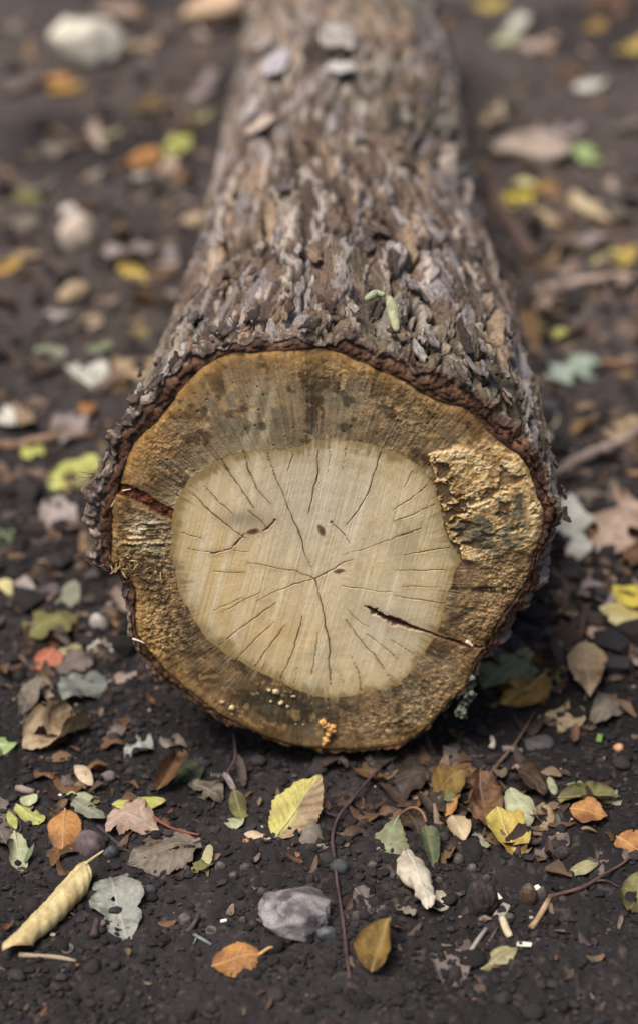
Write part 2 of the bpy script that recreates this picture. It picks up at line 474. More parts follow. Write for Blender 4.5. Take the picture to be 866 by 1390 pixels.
        wsp = np.clip(G(375, 940, 40, 18) + G(300, 965, 60, 16) * .8 + G(440, 980, 20, 30) + G(340, 985, 80, 14) * .6 + G(690, 760, 40, 30) * .7, 0, 1)
        gs = 0.10 + 0.22 * ((cid * 37.7) % 1.0) ** 2
        grain = sstep(gs, gs * .6, f1 + .08 * N['b']) * (cid > 1 - 0.33 * wsp) * sstep(-.35, .05, N['a'])
        c = mixc(c, lin(224, 202, 152), grain); d += 0.0007 * grain
        sp = fbm(X / 0.0011, Z / 0.0011, 66, 2)
        spa = 0.12 + 0.88 * np.clip(gr + lr + yo * .7, 0, 1)
        c = c * np.clip(1 + (0.65 * sp * spa)[..., None], .35, 1.7)
        c = mixc(c, lin(206, 178, 122), sstep(.35, .7, sp + .4 * N['b']) * spa * .6)
        d += 0.0005 * sp * spa
        # radial bleeding of dark stain from the bark inwards and from the heart outwards
        eh = (r - R0(t)[None])
        c = mixc(c, lin(96, 76, 46), np.exp(-eh / 0.006) * 0.5 * sstep(-.4, .3, N['a']))
        c = mixc(c, lin(168, 150, 112), np.exp(-eh / 0.009) * np.clip(G(330, 610, 80, 50), 0, 1) * 0.8)
        # rot: near black blotches, weathered grey, radial grain
        rg0 = fbm(pa * 26, pr / 0.06, 100, 3)
        bn = fbm(Xw / 0.009, Zw / 0.009, 87, 4); bm_ = fbm(Xw / 0.022, Zw / 0.022, 88, 3)
        c = mixc(c, lin(56, 44, 28), sstep(0.10, 0.5, bn + .55 * bm_ + .35 * rg0) * .75)
        c = mixc(c, lin(104, 98, 78), sstep(0.2, 0.6, -bn + .5 * fbm(X / .03, Z / .03, 89, 2)) * .5)
        c = mixc(c, lin(190, 150, 84), sstep(0.25, 0.55, fbm(Xw / 0.005, Zw / 0.005, 90, 3)) * .5)
        rg = fbm(pa * 110, pr / 0.03, 94, 3)
        c = c * np.clip(1 + ((0.34 * rg + (.30 - .22 * uo) * rg0) * (1 - .6 * np.clip(gr + lr, 0, 1)) + 0.24 * rings)[..., None], .4, 1.6)
        d += 0.00025 * rg
        c = mixc(c, lin(196, 172, 126), np.exp(-eh / 0.005) * sstep(.0, .5, -N['a'] + .5 * rays) * .8)
        c = mixc(c, np.repeat((c @ np.array([.3, .59, .11], np.float32))[..., None], 3, -1) * np.array([1.04, 1., .9], np.float32), np.full(X.shape, .2, np.float32))
        # granular relief
        rel = 0.14 + 1.0 * np.clip(gr + lr + yo * 0.5, 0, 1)
        f1, f2, cid, _, _ = worley(Xw / 0.0032, Zw / 0.0032, 63)
        d += rel * (0.0008 * np.clip(1 - f1 * 1.3, 0, 1) * cid + 0.0006 * N['b'] + 0.0008 * N['a'])
        # orange rim along the outer edge and dark gap against the bark
        edge = (R1(t)[None] - r)
        rim = np.exp(-edge / 0.009) * sstep(-0.2, 0.4, N['b'] + 0.4)
        c = mixc(c, lin(196, 148, 74), rim * np.clip(G(440, 490, 80, 20) + G(200, 580, 90, 90) + G(330, 490, 60, 20) + G(200, 860, 60, 90) + .5, 0, 1) * 0.7)
        c = mixc(c, lin(52, 38, 24), np.exp(-edge / 0.0014) * 0.8)
        d -= 0.0022 * np.exp(-edge / 0.0022)
        # fungus crust on the right
        q = inside(X + 0.0034 * N['a'] + 0.0016 * N['b'], Z + 0.0034 * fbm(X / .011, Z / .011, 86, 4), CRUST)
        fz = sstep(on_face(622, 700)[0], on_face(668, 700)[0], X + .6 * (Z - on_face(650, 690)[1]) * (Z > on_face(650, 690)[1]))
        m = sstep(-0.0003, 0.0007, q) * (1 - fz) + fz * sstep(-0.007, 0.004, q + .006 * N['a'] + .003 * N['b']) * .9
        g = sstep(-0.002, 0.003, inside(Xw, Zw, GREY) + .005 * N['a'] + .002 * N['b'])
        gapn = fbm(Xw / 0.010, Zw / 0.007, 102, 4)
        m = m * (1 - sstep(.22, .42, gapn + .25 * N['b']) * .85)
        f1, f2, cid, _, _ = worley(Xw / 0.0036, Zw / 0.0036, 64)
        nod0 = np.clip(1 - f1 * 1.25, 0, 1)
        g1, g2, gid, _, _ = worley(Xw / 0.0019 + 3, Zw / 0.0019, 65)
        wr = 1 - np.abs(fbm(Xw / 0.0046, Zw / 0.0046, 67, 3)) * 2.6
        nod = np.clip(0.35 * nod0 + 0.35 * np.clip(1 - g1 * 1.2, 0, 1) * (0.4 + gid) + 0.5 * np.clip(wr, 0, 1), 0, 1.2)
        cc = np.broadcast_to(lin(202, 162, 98), X.shape + (3,)).copy()
        cc = mixc(cc, lin(230, 208, 164), sstep(0.3, 0.8, nod + 0.4 * N['b']) * 0.8)
        cc = mixc(cc, lin(150, 106, 50), sstep(0.15, 0.6, -N['a']) * 0.5)
        cc = mixc(cc, lin(120, 84, 44), sstep(0.34, 0.12, nod) * 0.6)
        cc = mixc(cc, lin(238, 222, 184), sstep(.2, .5, fbm(Xw / .004, Zw / .004, 103, 3)) * .5)
        cc = mixc(cc, lin(122, 88, 48), sstep(.05, .4, fbm(Xw / .008, Zw / .006, 104, 4)) * .6)
        gg = np.broadcast_to(lin(98, 94, 76), X.shape + (3,)).copy()
        gg = mixc(gg, lin(140, 134, 108), sstep(0.1, 0.6, N['b']) * 0.6)
        gg = mixc(gg, lin(56, 52, 40), sstep(0.1, 0.6, -N['a']) * 0.6)
        keep = sstep(0.3, 0.45, cid) * 0 + 1
        cc = mixc(cc, gg, g * sstep(0.55, 0.2, N['a'] + 0.2))
        c = mixc(c, cc, m)
        d += m * (0.0013 + 0.0011 * nod * (1 - 0.5 * g) + 0.0008 * N['a'])
        c = mixc(c, lin(66, 46, 26), sstep(-0.0022, -0.0002, q) * (1 - m) * 0.7 * (1 - fz))
        # orange fungus lump and its grains
        # red brown pocket of rot at the left
        dd, wv = seg_dist(Xw, Zw, poly_face([(160,664),(185,672),(205,684),(222,694),(232,699)]))
        k = sstep(0.0050 * 1.0, 0.0030, dd)
        c = mixc(c, lin(84, 42, 24), k * 0.9); c = mixc(c, lin(130, 66, 36), k * sstep(0.1, 0.5, N['b']) * 0.6)
        d += k * (-0.002 + 0.0016 * N['b'])
    # cracks and gash over both
    for pl, wd, kk in CRACKS:
        (x0, z0), (x1, z1) = pl.min(0) - 0.003, pl.max(0) + 0.003
        sel = (X > x0) & (X < x1) & (Z > z0) & (Z < z1)
        if not sel.any(): continue
        xs, zs = X[sel] + 0.0013 * fbm(X[sel] / .010, Z[sel] / .010, 76, 3), Z[sel] + 0.0013 * fbm(X[sel] / .010, Z[sel] / .010, 77, 3)
        dd, wv = seg_dist(xs, zs, pl)
        ww = 0.48 * wd * (1.2 - 1.0 * np.abs(wv - 0.4)) * np.clip(1.0 + 0.5 * vnoise(wv * 8, wv * 0 + wd * 9e4, 5), .6, 1.6)
        if kind != 'heart': ww = ww * 0.8
        k = sstep(ww * 1.35 + 5e-5, ww * 0.35, dd) * kk
        cs = c[sel]; cs = mixc(cs, lin(150, 118, 72), np.exp(-dd / 0.0014) * (.25 + .35 * (N['a'][sel] > 0)) * kk)
        c[sel] = mixc(cs, lin(70, 48, 32), k * (0.25 + 0.65 * kk * kk))
        d[sel] -= 0.0015 * k
    dd, wv = seg_dist(Xw, Zw, GASH)
    ww = 0.0016 + 0.0022 * np.exp(-((wv - 0.10) / 0.09) ** 2) + 0.0018 * np.exp(-((wv - 0.3) / 0.12) ** 2) - 0.0006 * wv
    ww = np.maximum(ww * (1 + .7 * N['a'] + .5 * N['b']), .0003)
    c = mixc(c, lin(124, 84, 52), np.exp(-dd / 0.0045) * (0.6 + .3 * N['a']))
    k = sstep(ww * 1.15, ww * 0.6, dd)
    c = mixc(c, lin(88, 56, 36), k * .95)
    c = mixc(c, lin(38, 26, 18), k * sstep(ww * 0.75, ww * 0.15, dd + 0.0009 * N['b'] + .0006 * N['a']))
    d -= 0.0016 * k
    dd, wv = seg_dist(Xw, Zw, SQUIG)
    c = mixc(c, lin(142, 100, 66), np.exp(-dd / 0.0022) * 0.6)
    k = sstep(0.0008, 0.0003, dd + .0003 * N['b']) * sstep(-0.25, 0.25, N['a'] + .3 * N['b'])
    c = mixc(c, lin(74, 50, 36), k * 0.85); d -= 0.0012 * k
    for (kx, ky), sx, sy, ang in KNOTS:
        q = on_face(kx, ky); ca, sa = math.cos(math.radians(ang)), math.sin(math.radians(ang))
        lx = (X - q[0]) * ca + (Z - q[1]) * sa; lz = -(X - q[0]) * sa + (Z - q[1]) * ca
        e = np.hypot(lx / (sx * MPP), lz / (sy * MPP)) + 0.25 * N['b']
        c = mixc(c, lin(112, 80, 60), sstep(1.15, 0.7, e) * 0.85)
        c = mixc(c, lin(70, 48, 38), sstep(0.7, 0.3, e) * 0.6); d -= 0.0002 * sstep(1.1, 0.6, e)
    V = np.stack([X, -d, Z], -1).reshape(-1, 3)
    fc = grid_faces(nr, nt, True)
    if kind == 'heart':
        pass
    return mesh_np(name, V, fc, c.reshape(-1, 3))

log = link("log", None, label="felled log lying lengthwise on the soil with its pale sawn end facing us", category="log")
log.location = (0, 0, 0)
link("heartwood", face_mesh("heartwood", None, r_heart, 200, 1150, 'heart'), M_HEART, log)
link("sapwood", face_mesh("sapwood", r_heart, r_wood, 120, 1500, 'sap'), M_SAP, log)

# --- bark: a lip of red brown inner bark round the cut, then the rough outer bark
th_half = np.linspace(0, 1, 1150, endpoint=False)
thB = -np.pi / 2 + 2 * np.pi * (th_half + 0.065 * np.sin(2 * np.pi * th_half) * 1.0)   # closer steps on top
thB = -np.pi / 2 + 2 * np.pi * th_half + 0.35 * np.sin(2 * np.pi * th_half) * 1.0
BODY_C = np.array([on_face(468, 748)[0], CEN[1] - 0.006]); BODY_R = 0.137
def r_body(t):
    ox, oz = BODY_C - CEN
    b = ox * np.cos(t) + oz * np.sin(t)
    return b + np.sqrt(np.maximum(b * b - (ox * ox + oz * oz) + BODY_R ** 2, 1e-6))

def swell(y):
    return 0.015 * np.exp(-((y - 0.16) / 0.30) ** 2)

def y_front(t):
    return 0.0046 + 0.0060 * fbm(np.cos(t) * 12, np.sin(t) * 12, 74, 5)

def bark_disp(s, y):
    wx = s + 0.007 * fbm(s / 0.03, y / 0.05, 51, 3) + 0.35 * (y - 0.0) * 0.12 * np.sin(y * 9); wy = y + 0.014 * fbm(s / 0.025, y / 0.04, 52, 3)
    # plates: long polygons, flat and tilted, parted by sharp cracks
    wx2 = wx + .0035 * vnoise(s / .008, y / .012, 64) + .0012 * vnoise(s / .003, y / .004, 65)
    wy2 = wy + .006 * vnoise(s / .008 + 5, y / .012, 66) + .0015 * vnoise(s / .003 + 5, y / .004, 67)
    f1, f2, idp, ox, oy = worley(wx2 / 0.020, wy2 / 0.20, 53, 1.0)
    e1 = f2 - f1
    h = 0.0042 * sstep(0.0, 0.13, e1) + 0.0040 * idp + 0.0055 * (idp - .5) * ox + 0.0060 * (np.modf(idp * 7.3)[0] - .35) * oy
    # thinner scales lying on the plates, their edges stepped
    f1, f2, id2, ox2, oy2 = worley(wx2 / 0.0080 + 3, wy2 / 0.075, 54, 1.0)
    e2 = f2 - f1
    thin = np.modf(id2 * 5.1)[0] > .5
    h = h + thin * (0.0017 * id2 + 0.0020 * (id2 - .3) * oy2 + 0.0022 * (id2 - .5) * ox2) * sstep(0.0, .10, e2)
    n3 = fbm(wx / 0.015, wy / 0.085, 55, 4) * 4.0
    l3 = np.floor(n3); f3 = n3 - l3
    h = h + 0.0012 * (l3 + sstep(0.0, 0.10, f3) - 0.25 * f3)
    # long furrows
    n1 = fbm(wx / 0.032, wy / 0.16, 59, 3)
    cr = np.exp(-(n1 / 0.05) ** 2)
    h = h - 0.0070 * cr + 0.010 * np.minimum(np.abs(n1), .35)
    fine = fbm(s / 0.0020, y / 0.0030, 56, 4)
    pits = sstep(.25, .6, fbm(s / .0045, y / .006, 57, 3))
    h = h + 0.0007 * fine - 0.0012 * pits
    big = fbm(s / 0.09, y / 0.16, 58, 3)
    h = h + 0.007 * big - .004
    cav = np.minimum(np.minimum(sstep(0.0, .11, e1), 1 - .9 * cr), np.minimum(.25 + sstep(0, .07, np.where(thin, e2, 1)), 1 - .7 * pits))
    id1 = _hash((idp * 999).astype(np.int64), l3.astype(np.int64) + 9, 71)
    return h, cav, id1, id2 * thin, f3, fine, big

nT = len(thB)
y_rows = growing(0.0, 1.75, 0.0008, 1.0092)
T, Y = np.meshgrid(thB, y_rows)
wgt = np.exp(-(Y / 0.085))
rb = r_bark(T) * wgt + (r_body(T) - 0.002 + swell(Y)) * (1 - wgt)
S = T * 0.14
h, cav, id1, id2, f3, fine, big = bark_disp(S, Y)
front = sstep(0.0, 0.012, Y)
hh = h * (0.45 + 0.55 * front)
rr = rb + hh - 0.0060 * front - 0.0030 * np.exp(-Y / 0.003)
YY = Y + y_front(T) * np.exp(-Y / 0.012) + 0.0012 * fine * front
drift = 0.013 * Y
bX = CEN[0] + rr * np.cos(T) + drift; bZ = CEN[1] + rr * np.sin(T)
tn = fbm(S / 0.022, Y / 0.16, 61, 5); tm = fbm(S / 0.006, Y / 0.040, 62, 4)
bc = np.broadcast_to(lin(104, 85, 71), T.shape + (3,)).copy()
bc = mixc(bc, lin(168, 142, 116), sstep(0.0, 0.45, tn) * 0.75)
bc = mixc(bc, lin(150, 144, 144), sstep(0.68, 0.75, id1) * 0.6)
bc = mixc(bc, lin(60, 46, 38), sstep(0.30, 0.24, id1) * 0.8)
bc = mixc(bc, lin(180, 166, 152), sstep(0.80, 0.86, id2) * 0.6)
bc = mixc(bc, lin(148, 145, 150), (np.abs(id2 - .55) < .05) * 0.35)
bc = mixc(bc, lin(70, 56, 50), (np.abs(id2 - .45) < .04) * 0.7)
bc = mixc(bc, lin(196, 184, 172), sstep(0.30, 0.5, tm) * 0.45)
bc = mixc(bc, lin(46, 36, 30), sstep(0.18, 0.45, -tm) * 0.6)
bc = mixc(bc, lin(108, 100, 74), sstep(0.1, 0.5, big) * 0.35)
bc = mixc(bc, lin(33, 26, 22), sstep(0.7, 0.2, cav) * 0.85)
bc = bc * (1 + 0.35 * fine[..., None]) * 0.86
bc = mixc(bc, lin(110, 80, 62), np.exp(-Y / 0.0014) * 0.6)
bv = np.stack([bX, YY, bZ], -1).reshape(-1, 3)
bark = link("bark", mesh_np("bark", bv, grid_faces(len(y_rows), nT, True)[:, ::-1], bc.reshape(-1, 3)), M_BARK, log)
# lip
nL = 22
uL = np.linspace(0, 1, nL)[:, None]
TL = np.broadcast_to(thB[None], (nL, nT))
r_in = r_wood(thB)[None] - 0.0006
r_out = rr[0][None]
rl = r_in + (r_out - r_in) * uL
sl = TL * 0.14
ln = fbm(sl / 0.006, rl / 0.004, 76, 3)
lw = fbm(sl / 0.03, rl * 0, 77, 3)
lf = fbm(sl / 0.0022, rl / 0.0018, 79, 3)
split = 0.55 + 0.5 * fbm(sl / 0.02, rl * 0, 80, 4)
yl = 0.0024 * (1 - uL) * (0.5 + lw) + YY[0][None] * uL
yl = yl - 0.0016 * np.sin(np.pi * uL) + np.sin(np.pi * uL) ** .7 * (0.0030 * ln + 0.0012 * lf) + 0.0022 * np.exp(-((uL - split) / 0.10) ** 2)
lc = np.broadcast_to(lin(78, 54, 40), TL.shape + (3,)).copy()
lc = mixc(lc, lin(52, 35, 27), sstep(-0.1, 0.4, -ln) * 0.8)
lc = mixc(lc, lin(112, 78, 54), sstep(0.1, 0.5, ln + .5 * lf) * 0.55)
outer = sstep(split - 0.1, split + 0.1, uL + 0.25 * ln) * np.clip(0.35 + 0.8 * np.cos(TL - 2.5), 0, 1)
lc = mixc(lc, mixc(np.broadcast_to(lin(92, 80, 74), TL.shape + (3,)), lin(140, 126, 118), sstep(0, .5, lf)), outer * 0.9)
lc = mixc(lc, lin(124, 86, 52), np.clip(-np.sin(TL), 0, 1) * sstep(-.2, .4, lf) * 0.55)
lc = mixc(lc, lin(26, 19, 15), np.exp(-uL / 0.08) * 0.75 + 0.35 * np.exp(-((uL - split) / 0.07) ** 2))
lc = lc * (1 + .3 * lf[..., None])
lv = np.stack([CEN[0] + rl * np.cos(TL), yl, CEN[1] + rl * np.sin(TL)], -1).reshape(-1, 3)
link("inner_bark", mesh_np("inner_bark", lv, grid_faces(nL, nT, True)[:, ::-1], lc.reshape(-1, 3)), M_INNER, log)
# far end
k = len(y_rows) - 1
cap = np.vstack([bv.reshape(len(y_rows), nT, 3)[k][::6], [[CEN[0] + drift[k, 0], YY[k].mean(), CEN[1]]]])
nC = len(cap) - 1
cf = np.array([[i, (i + 1) % nC, nC] for i in range(nC)])
link("far_cut_face", mesh_np("far_cut_face", cap, cf, np.tile(lin(170, 140, 96), (len(cap), 1))), M_SAP, log)

# ------------------------------------------------------------------ leaves
PAL = {  # main, second, vein, edge, spot amount
    'paleyellow': ((226,200,128), (208,172,98), (222,200,130), (150,112,56), .15),
    'yellow':     ((206,180,60), (176,132,44), (222,204,110), (140,96,40), .25),
    'brightyellow': ((222,196,40), (200,164,30), (232,214,100), (170,120,40), .2),
    'creamyellow': ((220,206,130), (200,176,90), (232,224,170), (170,140,70), .1),
    'gold':       ((186,138,44), (140,92,34), (206,170,90), (96,62,28), .3),
    'darkgold':   ((140,104,30), (100,70,26), (160,130,60), (70,48,22), .3),
    'yellowgreen': ((184,184,72), (160,170,60), (206,206,120), (150,110,60), .15),
    'ripe':       ((196,186,78), (180,164,62), (212,204,120), (150,110,60), .12),
    'limegreen':  ((150,176,96), (126,156,78), (190,216,130), (120,150,60), .05),
    'green':      ((98,114,76), (76,92,58), (130,150,90), (80,84,44), .15),
    'sage':       ((132,138,96), (108,114,74), (156,162,122), (110,112,78), .1),
    'darkgreen':  ((58,68,44), (44,52,34), (90,104,60), (60,56,34), .2),
    'greygreen':  ((136,136,108), (112,114,90), (166,166,138), (110,110,88), .2),
    'palegreen':  ((176,178,130), (152,156,106), (200,202,160), (140,146,104), .1),
    'mint':       ((158,176,152), (134,152,130), (184,196,176), (110,140,112), .1),
    'olive':      ((120,114,52), (92,84,38), (150,142,80), (80,66,34), .25),
    'paleolive':  ((166,158,104), (136,124,72), (190,182,130), (116,96,58), .2),
    'orange':     ((196,126,50), (168,96,38), (216,160,90), (110,66,34), .3),
    'redorange':  ((206,104,66), (184,84,52), (220,140,100), (140,66,44), .1),
    'brown':      ((120,78,44), (88,56,34), (150,106,66), (62,42,28), .3),
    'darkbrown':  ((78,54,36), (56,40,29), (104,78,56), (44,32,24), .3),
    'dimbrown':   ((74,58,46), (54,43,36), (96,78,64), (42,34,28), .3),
    'tan':        ((176,146,104), (148,116,80), (200,174,134), (116,86,56), .25),
    'paletan':    ((206,180,136), (180,150,106), (222,202,164), (150,116,74), .15),
    'taupe':      ((128,114,96), (104,90,76), (152,138,120), (84,70,58), .25),
    'pinktan':    ((186,152,128), (160,124,102), (206,178,156), (130,96,76), .2),
    'mauve':      ((120,102,94), (94,79,74), (142,126,118), (76,62,57), .25),
    'palemauve':  ((164,146,140), (138,120,114), (186,170,164), (110,92,86), .2),
    'white':      ((210,206,190), (186,182,164), (226,224,212), (160,150,128), .1),
    'cream':      ((206,194,168), (178,164,138), (222,212,190), (140,122,96), .2),
    'silver':     ((150,152,140), (124,126,114), (178,180,168), (100,98,86), .3),
    'bluegrey':   ((126,129,120), (102,106,100), (154,157,148), (90,96,88), .2),
}

def _mute(c, d=.28, k=.92):
    l = .3 * c[0] + .59 * c[1] + .11 * c[2]
    return tuple((x + (l - x) * d) * k for x in c)
PAL = {k_: tuple(_mute(c_) if isinstance(c_, tuple) else c_ for c_ in v_) for k_, v_ in PAL.items()}

def halfwidth(shape, u, v, seed):
    """relative half width (0..1) of the blade along its length"""
    if shape == 'elm':
        hw = np.sin(np.pi * np.clip(u, 0, 1) ** 0.80) ** 0.85
        hw = hw * (1 - 0.25 * sstep(.75, 1, u))
        return hw * (1 + 0.075 * ((u * 17) % 1.0 - 0.5) * sstep(0, .1, u)) * (1 + .04 * np.sign(v) * (1 - u))
    if shape == 'broad':
        hw = np.sin(np.pi * np.clip(u, 0, 1) ** 0.62) ** 0.75
        return hw * (1 + 0.06 * ((u * 15) % 1.0 - 0.5))
    if shape == 'oval':
        return np.sqrt(np.clip(1 - (2 * u - 1) ** 2, 0, 1)) ** 0.9
    if shape == 'lance':
        return np.sin(np.pi * np.clip(u, 0, 1) ** 0.9) ** 0.7
    if shape == 'oak':
        env = np.sin(np.pi * np.clip(u, 0, 1) ** 1.45) ** 0.6
        ph = u * 3.1 - 0.1 + 0.13 * np.sign(v) + .05 * np.sin(seed)
        return env * (0.60 + 0.40 * np.abs(np.sin(np.pi * ph)) ** .7) * (1 + .03 * np.sin(u * 70 + seed))
    if shape == 'softlobe':
        env = np.sin(np.pi * np.clip(u * .93 + .07, 0, 1) ** 1.5) ** 0.55
        ph = u * 2.6 - 0.0 + 0.10 * np.sign(v)
        return env * (0.62 + 0.38 * np.abs(np.sin(np.pi * ph)) ** .6) * (1 + .03 * vnoise(u * 22, u * 0, seed))
    if shape == 'tri':
        return np.clip(u, 0, 1) ** .85 * sstep(1.02, .96, u) * (1 + .04 * ((u * 9) % 1 - .5))
    if shape == 'lobed':
        env = np.sin(np.pi * np.clip(u, 0, 1) ** 1.05) ** 0.5
        ph = u * 2.4 + 0.1 + 0.2 * np.sign(v)
        return env * (0.68 + 0.32 * np.sin(2 * np.pi * ph)) * (1 + .05 * np.sin(u * 60))
    # torn scrap
    env = np.sqrt(np.clip(1 - (2 * u - 1) ** 2, 0, 1)) ** 0.6
    return env * (0.8 + 0.45 * vnoise(u * 5 + 3.3 * np.sign(v), u * 0 + seed * 1.7, seed) + 0.16 * vnoise(u * 17 + 5 * np.sign(v), u * 0, seed + 3))

def leaf_blade(L, W, shape, pal, seed, nu=34, nv=16, curl=0.4, bend=0.0, fold=0.0, twist=0.0, crumple=0.8, torn=0.0, pleat=0.0, holes=0.0, edgeb=0.5, half=0, side=None):
    u = np.linspace(0.0, 1.0, nu)[:, None]; v = np.linspace(-1, 1, nv)[None, :]
    if half: v = np.linspace(0 if half > 0 else -1, 1 if half > 0 else 0, nv)[None, :]
    U, V = np.broadcast_arrays(u, v)
    hw = np.maximum(halfwidth(shape, U, V, seed), 0.012)
    hw = hw * (1 + 0.07 * vnoise(U * 4 + 7 * np.sign(V), U * 0 + seed, seed))
    a = U * L
    b = V * hw * W / 2
    hw_n = 1 + .05 * vnoise(U * 13, np.sign(V) * 5.3 + seed, seed + 50) + .03 * vnoise(U * 29, np.sign(V) * 3.1 + seed, seed + 51)
    b = b * np.where(np.abs(V) > .5, hw_n, 1)
    a = a + 0.03 * L * vnoise(V * 2, V * 0 + seed, seed + 9) * sstep(0, .2, U) * sstep(1, .8, U)
    # veins
    nvn = 9 if shape in ('elm', 'broad') else 5
    ph = (U - 0.30 * np.abs(V) * (W / L)) * nvn + (0.5 if False else 0)
    tri = np.abs((ph % 1.0) - 0.5) * 2
    sv = sstep(0.22, 0.05, 1 - tri) * (np.abs(V) < .93)
    mid = sstep(0.10, 0.02, np.abs(V) * np.maximum(hw, .2))
    vein = np.maximum(sv * 0.55, mid)
    z = pleat * 0.0016 * (tri - 0.5) * sstep(0, .25, np.abs(V))
    z = z + 0.00025 * vein
    nz = fbm(a / 0.013, b / 0.013, seed + 4, 3)
    crumple = crumple * 1.9 + .4
    z = z + crumple * 0.0016 * nz * (0.4 + np.abs(V)) + crumple * 0.0022 * vnoise(a / .02, b / .02, seed + 8)
    z = z + fold * np.abs(b)
    # roll across
    cu = curl * (0.75 + 0.5 * U + 0.25 * vnoise(U * 3, U * 0, seed + 2))
    R = (W / 2) / np.where(np.abs(cu) < 1e-3, 1e-3, cu) * 2
    ang = b / R
    shr = 1 - 0.10 * np.clip(np.abs(ang) / np.pi, 0, 1)
    bb = (R * shr - z) * np.sin(ang); zz = R - (R * shr - z) * np.cos(ang)
    if shape == 'scrap': pass
    # bend along
    if abs(bend) > 1e-3:
        Rb = L / bend
        an = a / Rb
        aa = (Rb - zz) * np.sin(an); zz = Rb - (Rb - zz) * np.cos(an)
        # keep the chord along x
        ex, ez = Rb * math.sin(bend), Rb * (1 - math.cos(bend))
        q = math.atan2(ez, ex); cq, sq = math.cos(q), math.sin(q)
        k = L / math.hypot(ex, ez)
        aa, zz = (aa * cq + zz * sq) * k, (-aa * sq + zz * cq) * k
    else:
        aa = a
    tw = twist * (U - 0.5)
    bt = bb * np.cos(tw) - zz * np.sin(tw); zt = bb * np.sin(tw) + zz * np.cos(tw)
    P = np.stack([aa, bt, zt], -1)
    # colour
    m, s2, vn, ed, spots = PAL[pal]
    n1 = fbm(a / 0.016, b / 0.016, seed + 20, 4); n2 = fbm(a / 0.003, b / 0.003, seed + 21, 2)
    c = np.broadcast_to(lin(*m), U.shape + (3,)).copy()
    c = mixc(c, lin(*s2), sstep(-0.15, 0.5, n1))
    c = mixc(c, lin(*vn), np.clip(vein * 0.55, 0, 1))
    c = mixc(c, lin(*ed), np.clip(sstep(0.75, 1.02, np.maximum(np.abs(V), np.abs(2 * U - 1) ** 3) + 0.35 * n1) * edgeb, 0, 1))
    c = mixc(c, lin(*ed), sstep(0.55 - 0.35 * spots, 0.75, n2 + 0.3 * n1) * min(1, 2.2 * spots))
    if side:
        m2, s3, v2, e2, _ = PAL[side]
        q2 = sstep(-.12, .16, -V + .3 * n1 - .05 + .35 * (U - .5))
        c = mixc(c, mixc(np.broadcast_to(lin(*m2), c.shape), lin(*s3), sstep(-.1, .5, n1)), q2 * (1 - .3 * vein))
    c = mixc(c, lin(*ed), sstep(.25, .6, fbm(a / .008, b / .008, seed + 60, 4) + spots * .6) * min(.85, .25 + spots))
    c = c * (1 + 0.22 * n2[..., None])
    f = grid_faces(nu, nv)
    if torn or holes:
        fu, fv = U.reshape(-1)[f].mean(1), V.reshape(-1)[f].mean(1)
        fa, fb = a.reshape(-1)[f].mean(1), b.reshape(-1)[f].mean(1)
        q = fbm(fa / 0.012, fb / 0.012, seed + 30, 3)
        gone = (q + 0.6 * (np.maximum(np.abs(fv), np.abs(2 * fu - 1)) - 0.75) > 0.62 - 0.55 * torn) if torn else np.zeros(len(f), bool)
        if holes:
            g1, g2, gi, _, _ = worley(fa / 0.009, fb / 0.009, seed + 40)
            gone |= (g1 < 0.17) & (gi < holes)
        if gone.mean() < 0.8: f = f[~gone]
    return P.reshape(-1, 3), f, c.reshape(-1, 3)

def tube(pts, radii, nseg=6, closed=False):
    pts = np.array(pts, float); n = len(pts)
    tg = np.gradient(pts, axis=0); tg /= np.linalg.norm(tg, axis=1)[:, None] + 1e-12
    ref = np.array([0.13, 0.21, 0.97])
    e1 = np.cross(tg, ref); e1 /= np.linalg.norm(e1, axis=1)[:, None] + 1e-9
    e2 = np.cross(tg, e1)
    a = np.linspace(0, 2 * np.pi, nseg, endpoint=False)
    ring = e1[:, None] * np.cos(a)[None, :, None] + e2[:, None] * np.sin(a)[None, :, None]
    V = pts[:, None] + ring * np.asarray(radii, float).reshape(-1, 1, 1)
    V = V.reshape(-1, 3)
    f = grid_faces(n, nseg, True)
    V = np.vstack([V, pts[:1], pts[-1:]])
    j = np.arange(nseg)
    c0 = np.stack([(j + 1) % nseg, j, j * 0 + n * nseg, j * 0 + n * nseg], -1)
    c1 = np.stack([(n - 1) * nseg + j, (n - 1) * nseg + (j + 1) % nseg, j * 0 + n * nseg + 1, j * 0 + n * nseg + 1], -1)
    tri = np.vstack([c0, c1])[:, :3]
    fq = np.vstack([np.stack([f[:, 0], f[:, 1], f[:, 2]], -1), np.stack([f[:, 0], f[:, 2], f[:, 3]], -1), tri])
    return V, fq

def smooth_path(pts, n):
    pts = np.array(pts, float)
    if len(pts) < 3:
        t = np.linspace(0, 1, n)[:, None]
        return pts[0] * (1 - t) + pts[-1] * t
    d = np.r_[0, np.cumsum(np.linalg.norm(np.diff(pts, axis=0), axis=1))]
    q = np.linspace(0, d[-1], n)
    out = np.stack([np.interp(q, d, pts[:, i]) for i in range(3)], -1)
    for _ in range(3):
        out[1:-1] = 0.25 * out[:-2] + 0.5 * out[1:-1] + 0.25 * out[2:]
    return out

def ground_pt(px, py, h=0.0):
    p = on_z(px, py, h)
    for _ in range(4):
        z = float(H(p[0], p[1])) + h
        p = on_z(px, py, z)
    return p

